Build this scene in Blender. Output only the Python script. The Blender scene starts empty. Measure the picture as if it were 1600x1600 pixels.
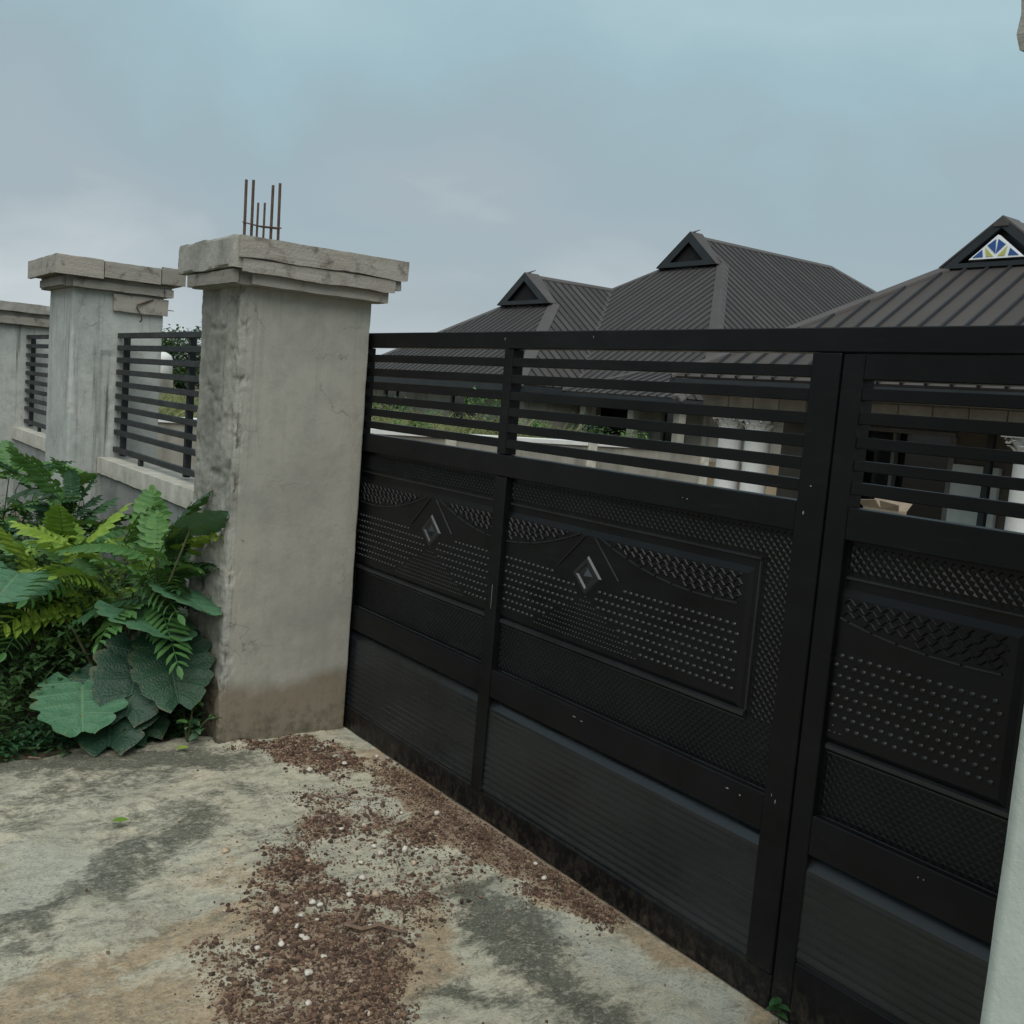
import bpy, bmesh, math, random
import numpy as np
from mathutils import Vector, Matrix
random.seed(7); RNG = np.random.default_rng(7)
R = math.radians
scene = bpy.context.scene
col = scene.collection

# ---------------------------------------------------------------- camera
cam_d = bpy.data.cameras.new('camera'); cam = bpy.data.objects.new('camera', cam_d); col.objects.link(cam)
cam_d.sensor_width = 36.0; cam_d.lens = 1622.4 / 1600.0 * 36.0
cam_d.clip_start = 0.05; cam_d.clip_end = 3000.0
yaw, pitch, roll = R(54.169), R(6.042), R(4.716)
fw = Vector((-math.sin(yaw)*math.cos(pitch), math.cos(yaw)*math.cos(pitch), -math.sin(pitch)))
r0 = Vector((math.cos(yaw), math.sin(yaw), 0)); u0 = r0.cross(fw)
rr = math.cos(roll)*r0 + math.sin(roll)*u0; uu = -math.sin(roll)*r0 + math.cos(roll)*u0
cam.matrix_world = Matrix(((rr.x, uu.x, -fw.x, 4.41), (rr.y, uu.y, -fw.y, -2.286), (rr.z, uu.z, -fw.z, 1.65), (0, 0, 0, 1)))
scene.camera = cam
scene.render.resolution_x = 1024; scene.render.resolution_y = 1024

# ---------------------------------------------------------------- sky, sun, exposure
SUN_EL, SUN_AZ = R(52), R(128)          # azimuth clockwise from +y
w = bpy.data.worlds.new('World'); scene.world = w; w.use_nodes = True
nt = w.node_tree; nt.nodes.clear(); N = nt.nodes.new; L_ = nt.links.new
wo = N('ShaderNodeOutputWorld'); bg = N('ShaderNodeBackground'); bg.inputs['Strength'].default_value = 0.0563
sky = N('ShaderNodeTexSky'); sky.sky_type = 'NISHITA'; sky.sun_disc = False
sky.sun_elevation = SUN_EL; sky.sun_rotation = SUN_AZ; sky.air_density = 1.2; sky.dust_density = 3.0
tc = N('ShaderNodeTexCoord'); sep = N('ShaderNodeSeparateXYZ'); L_(tc.outputs['Generated'], sep.inputs[0])
mp = N('ShaderNodeMapping'); mp.inputs['Scale'].default_value = (1.7, 1.7, 3.6); L_(tc.outputs['Generated'], mp.inputs[0])
nz = N('ShaderNodeTexNoise'); nz.inputs['Scale'].default_value = 1.9; nz.inputs['Detail'].default_value = 7; nz.inputs['Roughness'].default_value = 0.50
nz.inputs['Distortion'].default_value = 0.4
L_(mp.outputs[0], nz.inputs[0])
el = N('ShaderNodeMath'); el.operation = 'MULTIPLY_ADD'; L_(nz.outputs['Fac'], el.inputs[0]); el.inputs[1].default_value = 0.36
ad = N('ShaderNodeMath'); ad.operation = 'MULTIPLY_ADD'; L_(sep.outputs['Z'], ad.inputs[0]); ad.inputs[1].default_value = 1.0; ad.inputs[2].default_value = -0.17
L_(ad.outputs[0], el.inputs[2])
cr = N('ShaderNodeValToRGB'); L_(el.outputs[0], cr.inputs[0])
e = cr.color_ramp.elements
e[0].position = 0.0; e[0].color = (0.55, 0.60, 0.62, 1)
e[1].position = 0.08; e[1].color = (0.40, 0.455, 0.485, 1)
for p_, c_ in ((0.15, (0.31, 0.37, 0.405, 1)), (0.22, (0.275, 0.36, 0.40, 1)), (0.30, (0.285, 0.41, 0.455, 1)), (0.38, (0.335, 0.46, 0.50, 1)), (0.50, (0.31, 0.42, 0.46, 1)), (0.66, (0.37, 0.46, 0.49, 1)), (1.0, (0.36, 0.44, 0.47, 1))):
    q_ = e.new(p_); q_.color = c_
sc = N('ShaderNodeVectorMath'); sc.operation = 'SCALE'; sc.inputs['Scale'].default_value = 12.2; L_(cr.outputs[0], sc.inputs[0])
mx = N('ShaderNodeMix'); mx.data_type = 'RGBA'; mx.inputs[0].default_value = 0.93
L_(sky.outputs[0], mx.inputs[6]); L_(sc.outputs[0], mx.inputs[7]); L_(mx.outputs[2], bg.inputs['Color']); L_(bg.outputs[0], wo.inputs[0])
sd = bpy.data.lights.new('sun', 'SUN'); sun = bpy.data.objects.new('sun', sd); col.objects.link(sun)
sd.energy = 1.5; sd.angle = R(60); sd.color = (1.0, 0.97, 0.92)
sdir = Vector((math.sin(SUN_AZ)*math.cos(SUN_EL), math.cos(SUN_AZ)*math.cos(SUN_EL), math.sin(SUN_EL)))
sun.rotation_euler = sdir.to_track_quat('Z', 'Y').to_euler(); sun.location = sdir*60
vs = scene.view_settings; vs.view_transform = 'Standard'; vs.look = 'None'; vs.gamma = 1.0; vs.exposure = 0.88; vs.use_curve_mapping = False

# ---------------------------------------------------------------- numpy noise
def _h(ix, iy, iz, s):
    n = (ix.astype(np.int64)*374761393 + iy.astype(np.int64)*668265263 + iz.astype(np.int64)*2147483647 + s*1274126177) & 0xFFFFFFFF
    n = ((n ^ (n >> 13))*1274126177) & 0xFFFFFFFF
    n = ((n ^ (n >> 16))*2246822519) & 0xFFFFFFFF
    return ((n ^ (n >> 15)) & 0xFFFF)/32767.5 - 1.0
def vn(p, s=0):
    p = np.asarray(p, float); i = np.floor(p); f = p - i; f = f*f*(3-2*f); i = i.astype(np.int64)
    o = 0
    for a in (0, 1):
        for b in (0, 1):
            for c in (0, 1):
                wt = (f[:, 0] if a else 1-f[:, 0])*(f[:, 1] if b else 1-f[:, 1])*(f[:, 2] if c else 1-f[:, 2])
                o = o + wt*_h(i[:, 0]+a, i[:, 1]+b, i[:, 2]+c, s)
    return o
def fbm(p, o=4, s=0, g=0.5):
    p = np.asarray(p, float); t = 0; a = 1.0
    for k in range(o):
        t = t + a*vn(p*(2.03**k), s+k*17); a *= g
    return t

# ---------------------------------------------------------------- objects
def tag(o, label=None, cat=None, group=None, kind=None):
    if label: o['label'] = label
    if cat: o['category'] = cat
    if group: o['group'] = group
    if kind: o['kind'] = kind
    return o
def put(o, parent=None):
    col.objects.link(o)
    if parent is not None:
        o.parent = parent
        loc = Vector((0, 0, 0)); q = parent
        while q is not None: loc += q.location; q = q.parent
        if parent.type == 'EMPTY': o.matrix_parent_inverse = Matrix.Translation(-loc)
    return o
def empty(name, loc, label, cat, group=None):
    o = bpy.data.objects.new(name, None); o.location = loc; o.empty_display_size = 0.1; col.objects.link(o)
    return tag(o, label, cat, group, 'thing')
def mobj(name, v, f, mat, parent=None, smooth=False):
    me = bpy.data.meshes.new(name); me.from_pydata([tuple(map(float, q)) for q in v], [], f); me.update()
    if mat: me.materials.append(mat)
    if smooth: me.polygons.foreach_set('use_smooth', [True]*len(me.polygons))
    return put(bpy.data.objects.new(name, me), parent)
class MB:
    def __init__(s): s.v = []; s.f = []
    def add(s, v, f):
        n = len(s.v); s.v += [tuple(q) for q in v]; s.f += [tuple(n+i for i in q) for q in f]; return s
    def box(s, x0, x1, y0, y1, z0, z1, c=0.0):
        if c <= 0:
            v = [(x, y, z) for x in (x0, x1) for y in (y0, y1) for z in (z0, z1)]
            return s.add(v, [(0, 1, 3, 2), (4, 6, 7, 5), (0, 4, 5, 1), (2, 3, 7, 6), (0, 2, 6, 4), (1, 5, 7, 3)])
        bm = bmesh.new(); bmesh.ops.create_cube(bm, size=1)
        for q in bm.verts:
            q.co = Vector(((x0+x1)/2 + q.co.x*(x1-x0), (y0+y1)/2 + q.co.y*(y1-y0), (z0+z1)/2 + q.co.z*(z1-z0)))
        bmesh.ops.bevel(bm, geom=list(bm.edges), offset=c, segments=1, affect='EDGES', profile=0.5)
        bm.verts.index_update(); s.add([q.co[:] for q in bm.verts], [[q.index for q in f.verts] for f in bm.faces]); bm.free(); return s
    def tube(s, pts, rad, n=6, cap=True):
        pts = [Vector(p) for p in pts]; b = len(s.v)
        if not hasattr(rad, '__len__'): rad = [rad]*len(pts)
        for i, p in enumerate(pts):
            d = (pts[min(i+1, len(pts)-1)] - pts[max(i-1, 0)]).normalized()
            a = Vector((0, 0, 1)) if abs(d.z) < 0.9 else Vector((1, 0, 0))
            e1 = d.cross(a).normalized(); e2 = d.cross(e1)
            for k in range(n):
                t = 2*math.pi*k/n; s.v.append(tuple(p + rad[i]*(math.cos(t)*e1 + math.sin(t)*e2)))
        for i in range(len(pts)-1):
            for k in range(n):
                s.f.append((b+i*n+k, b+i*n+(k+1) % n, b+(i+1)*n+(k+1) % n, b+(i+1)*n+k))
        if cap:
            s.f.append(tuple(b+k for k in range(n))[::-1]); m = b+(len(pts)-1)*n; s.f.append(tuple(m+k for k in range(n)))
        return s
    def lathe(s, cx, cy, prof, n=24):
        b = len(s.v)
        for r_, z in prof:
            for k in range(n):
                t = 2*math.pi*k/n; s.v.append((cx+r_*math.cos(t), cy+r_*math.sin(t), z))
        for i in range(len(prof)-1):
            for k in range(n):
                s.f.append((b+i*n+k, b+i*n+(k+1) % n, b+(i+1)*n+(k+1) % n, b+(i+1)*n+k))
        s.f.append(tuple(b+(len(prof)-1)*n+k for k in range(n))); s.f.append(tuple(b+k for k in range(n))[::-1])
        return s
    def build(s, name, mat, parent=None, smooth=False): return mobj(name, s.v, s.f, mat, parent, smooth)
def gridbox(x0, x1, y0, y1, z0, z1, st):
    nx, ny, nzz = (max(1, int(round((b-a)/st))) for a, b in ((x0, x1), (y0, y1), (z0, z1)))
    idx = {}; v = []; f = []
    def g(i, j, k):
        q = (i, j, k)
        if q not in idx:
            idx[q] = len(v); v.append((x0+(x1-x0)*i/nx, y0+(y1-y0)*j/ny, z0+(z1-z0)*k/nzz))
        return idx[q]
    for i in range(nx):
        for j in range(ny):
            f.append((g(i, j, 0), g(i, j+1, 0), g(i+1, j+1, 0), g(i+1, j, 0))); f.append((g(i, j, nzz), g(i+1, j, nzz), g(i+1, j+1, nzz), g(i, j+1, nzz)))
    for i in range(nx):
        for k in range(nzz):
            f.append((g(i, 0, k), g(i+1, 0, k), g(i+1, 0, k+1), g(i, 0, k+1))); f.append((g(i, ny, k), g(i, ny, k+1), g(i+1, ny, k+1), g(i+1, ny, k)))
    for j in range(ny):
        for k in range(nzz):
            f.append((g(0, j, k), g(0, j, k+1), g(0, j+1, k+1), g(0, j+1, k))); f.append((g(nx, j, k), g(nx, j+1, k), g(nx, j+1, k+1), g(nx, j, k+1)))
    return np.array(v), f
def rough_box(name, b, mat, parent, st=0.03, amp=0.004, fr=14, rag=0.0, rnd=0.008, seed=0, tilt=0.0):
    x0, x1, y0, y1, z0, z1 = b; v, f = gridbox(*b, st)
    lo = np.array((x0, y0, z0)); hi = np.array((x1, y1, z1)); c = (lo+hi)/2
    edge = sum(((np.abs(v-lo) < 1e-6) | (np.abs(v-hi) < 1e-6)).astype(float).T)
    out = np.where(np.abs(v-lo) < 1e-6, -1, 0) + np.where(np.abs(v-hi) < 1e-6, 1, 0)
    wear = np.clip(0.35+1.1*fbm(v*13, 3, seed+5), 0, 2.2)
    v2 = v - out*(rnd*wear*(edge >= 2))[:, None] + out*(amp*fbm(v*fr, 3, seed))[:, None]
    if rag:
        m = np.abs(v[:, 2]-z0) < 1e-6
        v2[m, 2] += rag*fbm(np.c_[v[m, 0]*7, v[m, 1]*7, 0*v[m, 0]], 3, seed+9)
    if tilt: v2[:, 2] += tilt*((v[:, 1]-c[1])+(v[:, 0]-c[0]))
    return mobj(name, v2, f, mat, parent, False)

# ---------------------------------------------------------------- materials
def newmat(name):
    m = bpy.data.materials.new(name); m.use_nodes = True; t = m.node_tree; t.nodes.clear()
    o = t.nodes.new('ShaderNodeOutputMaterial'); b = t.nodes.new('ShaderNodeBsdfPrincipled'); t.links.new(b.outputs[0], o.inputs[0])
    return m, t, b, o
def noise(t, vec, scale, detail=4, rough=0.55, dist=0.0):
    n = t.nodes.new('ShaderNodeTexNoise'); n.inputs['Scale'].default_value = scale; n.inputs['Detail'].default_value = detail
    n.inputs['Roughness'].default_value = rough; n.inputs['Distortion'].default_value = dist; t.links.new(vec, n.inputs['Vector']); return n.outputs['Fac']
def ramp(t, fac, stops):
    n = t.nodes.new('ShaderNodeValToRGB'); t.links.new(fac, n.inputs[0]); el_ = n.color_ramp.elements
    for i, (p, c) in enumerate(stops):
        q = el_[i] if i < 2 else el_.new(p)
        q.position = p; q.color = tuple(c)+(1,) if hasattr(c, '__len__') else (c, c, c, 1)
    return n.outputs[0]
def mix(t, fac, a, b, mode='MIX'):
    n = t.nodes.new('ShaderNodeMix'); n.data_type = 'RGBA'; n.blend_type = mode
    for s_, v in ((n.inputs[0], fac), (n.inputs[6], a), (n.inputs[7], b)):
        if hasattr(v, 'is_output'): t.links.new(v, s_)
        elif hasattr(v, '__len__'): s_.default_value = tuple(v)+(1,)
        else: s_.default_value = v
    return n.outputs[2]
def mth(t, op, a, b=0.0, c=0.0, clamp=False):
    n = t.nodes.new('ShaderNodeMath'); n.operation = op; n.use_clamp = clamp
    for i, v in enumerate((a, b, c)):
        if hasattr(v, 'is_output'): t.links.new(v, n.inputs[i])
        else: n.inputs[i].default_value = v
    return n.outputs[0]
def coords(t, scale=None, kind='Object'):
    n = t.nodes.new('ShaderNodeTexCoord'); o = n.outputs[kind]
    if scale:
        m = t.nodes.new('ShaderNodeMapping'); m.inputs['Scale'].default_value = scale; t.links.new(o, m.inputs[0]); o = m.outputs[0]
    return o
def bump(t, b, h, strength, dist=0.01):
    n = t.nodes.new('ShaderNodeBump'); n.inputs['Strength'].default_value = strength; n.inputs['Distance'].default_value = dist
    t.links.new(h, n.inputs['Height']); t.links.new(n.outputs[0], b.inputs['Normal'])
def simple(name, c1, c2, scale=6, rough=0.8, bstr=0.3, bscale=60, streak=None, spec=0.4, metal=0.0, rnd=0.0, dist=0.006):
    m, t, b, o = newmat(name); v = coords(t)
    f = noise(t, v, scale, 6, 0.6); c = ramp(t, f, ((0.32, c1), (0.68, c2)))
    if streak:
        sv = coords(t, streak[0]); sf = noise(t, sv, 1.0, 5, 0.6); c = mix(t, ramp(t, sf, ((0.52, 0.0), (0.70, streak[2]))), c, streak[1])
    if rnd:
        oi = t.nodes.new('ShaderNodeObjectInfo'); hv = t.nodes.new('ShaderNodeHueSaturation')
        t.links.new(mth(t, 'MULTIPLY_ADD', oi.outputs['Random'], rnd*2, 1-rnd), hv.inputs['Value']); t.links.new(c, hv.inputs['Color']); c = hv.outputs[0]
    t.links.new(c, b.inputs['Base Color']); b.inputs['Roughness'].default_value = rough; b.inputs['Specular IOR Level'].default_value = spec; b.inputs['Metallic'].default_value = metal
    if bstr: bump(t, b, noise(t, v, bscale, 5, 0.65), bstr, dist)
    return m
def plaster(name, base, dark, warm, basez=None, streaks=0.6, bst=0.5):
    """weathered cement plaster: blotches, vertical run-off streaks, damp soil stain at the foot"""
    m, t, b, o = newmat(name); v = coords(t)
    c = ramp(t, noise(t, v, 2.3, 8, 0.62), ((0.28, dark), (0.52, base), (0.75, warm)))
    c = mix(t, ramp(t, noise(t, v, 8, 8, 0.75), ((0.46, 0.0), (0.70, 0.75))), c, dark)
    sf = noise(t, coords(t, (26, 26, 0.9)), 1.0, 5, 0.65)
    gate = noise(t, coords(t, (2.2, 2.2, 1.1)), 1.0, 3)
    sfac = mth(t, 'MULTIPLY', ramp(t, sf, ((0.55, 0.0), (0.70, streaks))), ramp(t, gate, ((0.40, 0.0), (0.60, 1.0))))
    c = mix(t, sfac, c, tuple(q*0.42 for q in dark))
    c = mix(t, ramp(t, noise(t, v, 55, 3, 0.6), ((0.64, 0.0), (0.74, 0.35))), c, tuple(min(1, q*1.35) for q in base))
    vo = t.nodes.new('ShaderNodeTexVoronoi'); vo.feature = 'DISTANCE_TO_EDGE'; vo.inputs['Scale'].default_value = 2.6
    dv = t.nodes.new('ShaderNodeVectorMath'); dv.operation = 'MULTIPLY_ADD'; nn_ = t.nodes.new('ShaderNodeTexNoise'); nn_.inputs['Scale'].default_value = 5; nn_.inputs['Detail'].default_value = 6; t.links.new(v, nn_.inputs['Vector']); t.links.new(nn_.outputs['Color'], dv.inputs[0]); dv.inputs[1].default_value = (.35, .35, .35); t.links.new(v, dv.inputs[2]); t.links.new(dv.outputs[0], vo.inputs['Vector'])
    c = mix(t, mth(t, 'MULTIPLY', ramp(t, vo.outputs['Distance'], ((0.0, 0.55), (0.009, 0.0))), ramp(t, noise(t, v, 3.1, 3), ((0.5, 0.0), (0.62, 1.0)))), c, tuple(q*0.35 for q in dark))
    if basez:
        g = t.nodes.new('ShaderNodeNewGeometry'); sp = t.nodes.new('ShaderNodeSeparateXYZ'); t.links.new(g.outputs['Position'], sp.inputs[0])
        zz = mth(t, 'ADD', sp.outputs[2], mth(t, 'MULTIPLY_ADD', noise(t, v, 5, 5, 0.6), 0.30, -0.15))
        c = mix(t, ramp(t, zz, ((basez*.55, 0.72), (basez*.75, 0.0))), c, (0.155, 0.12, 0.075))
        c = mix(t, ramp(t, mth(t, 'MULTIPLY', noise(t, v, 17, 5, 0.7), ramp(t, zz, ((0.0, 1.0), (basez*1.5, 0.0)))), ((0.38, 0.0), (0.6, 0.7))), c, (0.05, 0.05, 0.035))
    t.links.new(c, b.inputs['Base Color']); b.inputs['Roughness'].default_value = 0.88; b.inputs['Specular IOR Level'].default_value = 0.25
    h = mth(t, 'ADD', mth(t, 'MULTIPLY', noise(t, v, 130, 5, 0.7), 0.5), noise(t, v, 24, 6, 0.6)); bump(t, b, h, bst, 0.006)
    return m
M_P1 = plaster('pillar_plaster', (0.305, 0.297, 0.255), (0.225, 0.222, 0.194), (0.34, 0.322, 0.272), 0.42, 0.35, 0.35)
M_P1R = plaster('rough_unplastered_concrete', (0.28, 0.278, 0.245), (0.12, 0.12, 0.105), (0.37, 0.35, 0.30), 0.40, 0.8, 1.0)
M_P2 = plaster('streaked_pillar_plaster', (0.37, 0.39, 0.365), (0.235, 0.25, 0.232), (0.42, 0.435, 0.405), 0.3, 1.0)
M_P4 = plaster('pale_pillar_plaster', (0.46, 0.50, 0.455), (0.35, 0.385, 0.35), (0.52, 0.54, 0.49), None, 0.5, 0.4)
M_COPE = simple('coping_concrete', (0.30, 0.29, 0.25), (0.50, 0.48, 0.41), 7, 0.9, 0.5, 60)
M_WALL = plaster('wall_plaster', (0.235, 0.245, 0.235), (0.15, 0.16, 0.15), (0.27, 0.27, 0.25), 0.35, 0.6)
M_CAPC = plaster('cap_concrete', (0.30, 0.295, 0.265), (0.16, 0.155, 0.14), (0.37, 0.35, 0.31), None, 0.3, 0.9)
def woodmat(name, c1, c2, axis):
    m, t, b, o = newmat(name); v = coords(t)
    s = [30, 30, 30]; s[axis] = 3.0
    g = noise(t, coords(t, tuple(s)), 1.0, 6, 0.65, 0.6)
    c = ramp(t, g, ((0.3, c1), (0.62, c2), (0.8, tuple(q*0.8 for q in c2))))
    c = mix(t, ramp(t, noise(t, v, 7, 7, 0.7), ((0.34, 0.25), (0.60, 0.9))), c, (0.27, 0.262, 0.235))
    c = mix(t, ramp(t, noise(t, v, 11, 5, 0.6), ((0.56, 0.0), (0.72, 0.8))), c, tuple(q*0.35 for q in c1))
    oi = t.nodes.new('ShaderNodeObjectInfo'); hv = t.nodes.new('ShaderNodeHueSaturation')
    t.links.new(mth(t, 'MULTIPLY_ADD', oi.outputs['Random'], 0.4, 0.72), hv.inputs['Value']); t.links.new(c, hv.inputs['Color'])
    t.links.new(hv.outputs[0], b.inputs['Base Color']); b.inputs['Roughness'].default_value = 0.9; b.inputs['Specular IOR Level'].default_value = 0.2
    bump(t, b, mth(t, 'ADD', g, noise(t, v, 80, 4)), 0.7, 0.005); return m
M_WOODY = woodmat('weathered_formwork_wood', (0.17, 0.145, 0.115), (0.33, 0.295, 0.245), 1)
M_WOODX = woodmat('weathered_formwork_wood_across', (0.17, 0.15, 0.125), (0.36, 0.33, 0.285), 0)
def blackpaint(name, base, rough, dust=0.0, bst=0.12, spec=0.16):
    m, t, b, o = newmat(name); v = coords(t)
    c = mix(t, ramp(t, noise(t, v, 3.5, 7, 0.65), ((0.35, 0.0), (0.75, 1.0))), base, tuple(q*1.6+0.002 for q in base))
    c = mix(t, ramp(t, noise(t, coords(t, (5, 5, 40)), 1.0, 4, 0.6), ((0.6, 0.0), (0.85, 0.35))), c, (0.03, 0.028, 0.025))
    c = mix(t, ramp(t, noise(t, v, 38, 5, 0.7), ((0.66, 0.0), (0.78, 0.25))), c, (0.035, 0.03, 0.025))
    if dust:
        g = t.nodes.new('ShaderNodeNewGeometry'); sp = t.nodes.new('ShaderNodeSeparateXYZ'); t.links.new(g.outputs['Position'], sp.inputs[0])
        f = mth(t, 'MULTIPLY', ramp(t, sp.outputs[2], ((0.0, 1.0), (0.16, 0.0))), ramp(t, noise(t, coords(t, (40, 40, 30)), 1.0, 7, 0.75), ((0.46, 0.0), (0.78, 0.7))))
        c = mix(t, mth(t, 'MULTIPLY', f, dust), c, (0.16, 0.125, 0.09))
    t.links.new(c, b.inputs['Base Color'])
    t.links.new(ramp(t, noise(t, coords(t, (3, 3, 9)), 1.0, 7, 0.7), ((0.3, rough-0.16), (0.72, rough+0.20))), b.inputs['Roughness']); b.inputs['Specular IOR Level'].default_value = spec
    bump(t, b, noise(t, v, 90, 4, 0.6), bst, 0.002); return m
M_GATE = blackpaint('black_gate_paint', (0.0030, 0.0032, 0.0037), 0.42, 0.7, 0.12, 0.17)
M_SHEET = blackpaint('black_pressed_sheet', (0.0022, 0.0025, 0.003), 0.38, 0.5, 0.06, 0.22)
M_BEAD = blackpaint('lit_black_bead', (0.010, 0.011, 0.0125), 0.34, 0, 0.05, 0.42)  # lighter than the sheet paint: lit tops of beads and studs put into colour
M_KICK = blackpaint('black_kick_sheet', (0.0075, 0.0092, 0.011), 0.30, 0.6, 0.05, 0.5)
M_RAIL = blackpaint('dark_grey_railing_paint', (0.016, 0.019, 0.020), 0.5, 0)
M_CHIP = simple('bare_scratched_metal', (0.16, 0.155, 0.145), (0.30, 0.29, 0.27), 40, 0.7, 0)
M_REBAR = simple('rusted_rebar', (0.05, 0.035, 0.028), (0.10, 0.06, 0.04), 40, 0.8, 0.4, 200)
def roofmat(name, c):
    m, t, b, o = newmat(name); v = coords(t)
    cc = mix(t, ramp(t, noise(t, v, 0.9, 6, 0.6), ((0.35, 0.0), (0.7, 1.0))), c, tuple(q*1.25 for q in c))
    oi = t.nodes.new('ShaderNodeObjectInfo'); hv = t.nodes.new('ShaderNodeHueSaturation')
    t.links.new(mth(t, 'MULTIPLY_ADD', oi.outputs['Random'], 0.34, 0.83), hv.inputs['Value']); t.links.new(cc, hv.inputs['Color'])
    t.links.new(hv.outputs[0], b.inputs['Base Color']); b.inputs['Roughness'].default_value = 0.62; b.inputs['Specular IOR Level'].default_value = 0.3
    bump(t, b, noise(t, v, 2.2, 3), 0.5, 0.03); return m
M_ROOF = roofmat('charcoal_metal_roof', (0.043, 0.038, 0.0355)); M_ROOFR = roofmat('brown_charcoal_metal_roof', (0.048, 0.042, 0.039))
M_SEAM = simple('roof_seam', (0.010, 0.011, 0.013), (0.016, 0.017, 0.020), 2, 0.6, 0)
M_CAPF = roofmat('roof_hip_flashing', (0.062, 0.057, 0.054)); M_FASC = simple('dark_fascia', (0.012, 0.016, 0.019), (0.022, 0.026, 0.03), 2, 0.55, 0)
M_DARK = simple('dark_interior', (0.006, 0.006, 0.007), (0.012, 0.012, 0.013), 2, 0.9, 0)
M_BLOCK = simple('sandcrete_block', (0.17, 0.155, 0.125), (0.27, 0.25, 0.205), 5, 0.95, 0.5, 50, rnd=0.12)
M_HWALL = simple('house_wall_render', (0.17, 0.16, 0.135), (0.30, 0.285, 0.245), 1.1, 0.92, 0.4, 20, streak=((3, 3, 0.5), (0.10, 0.10, 0.085), 0.7))
M_RWALL = simple('shaded_brown_porch_render', (0.075, 0.066, 0.055), (0.13, 0.117, 0.097), 1.4, 0.92, 0.4, 20)  # darker brownish version of the house render, with the porch shade in its colour
M_WHITE = simple('white_column_plaster', (0.56, 0.56, 0.54), (0.68, 0.68, 0.66), 4, 0.75, 0.2, 60)
M_CREAM = simple('pale_wall_paint', (0.40, 0.43, 0.41), (0.55, 0.58, 0.55), 2.5, 0.8, 0.2, 60)
M_FRAME = simple('window_frame_grey', (0.12, 0.12, 0.12), (0.17, 0.17, 0.165), 5, 0.6, 0)
M_WFRAME = simple('white_window_frame', (0.72, 0.75, 0.76), (0.82, 0.84, 0.85), 5, 0.5, 0)
def glassmat(name, c, rough=0.12):
    m, t, b, o = newmat(name); b.inputs['Base Color'].default_value = tuple(c)+(1,); b.inputs['Roughness'].default_value = rough; b.inputs['Specular IOR Level'].default_value = 0.5; return m
M_BLUE = glassmat('blue_stained_glass', (0.022, 0.075, 0.25)); M_YEL = glassmat('olive_yellow_stained_glass', (0.42, 0.43, 0.13)); M_DGLASS = glassmat('dark_window_glass', (0.006, 0.008, 0.010))
M_CARD = simple('cardboard', (0.20, 0.16, 0.12), (0.28, 0.225, 0.17), 5, 0.9, 0.1, 80)
def leafmat(name, c1, c2, rough=0.5, trans=0.25, var=0.25):
    m, t, b, o = newmat(name); v = coords(t)
    c = ramp(t, noise(t, v, 14, 4, 0.6), ((0.3, c1), (0.7, c2)))
    oi = t.nodes.new('ShaderNodeObjectInfo'); hv = t.nodes.new('ShaderNodeHueSaturation'); rn = oi.outputs['Random']
    t.links.new(mth(t, 'MULTIPLY_ADD', rn, 2*var, 1-var), hv.inputs['Value']); t.links.new(mth(t, 'MULTIPLY_ADD', rn, -0.03, 0.515), hv.inputs['Hue']); t.links.new(c, hv.inputs['Color']); c = hv.outputs[0]
    t.links.new(c, b.inputs['Base Color']); b.inputs['Roughness'].default_value = rough; b.inputs['Specular IOR Level'].default_value = 0.35
    tr = t.nodes.new('ShaderNodeBsdfTranslucent'); t.links.new(mix(t, 0.5, c, (0.20, 0.30, 0.03)), tr.inputs['Color'])
    ms = t.nodes.new('ShaderNodeMixShader'); ms.inputs[0].default_value = trans; t.links.new(b.outputs[0], ms.inputs[1]); t.links.new(tr.outputs[0], ms.inputs[2]); t.links.new(ms.outputs[0], o.inputs[0])
    bump(t, b, noise(t, v, 60, 3), 0.2, 0.003); return m
M_LYOUNG = leafmat('young_yellow_green_leaf', (0.12, 0.23, 0.03), (0.25, 0.36, 0.05)); M_LMID = leafmat('mid_green_leaf', (0.055, 0.145, 0.042), (0.10, 0.215, 0.06))
M_LDARK = leafmat('dark_green_leaf', (0.014, 0.050, 0.022), (0.030, 0.088, 0.034))
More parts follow.
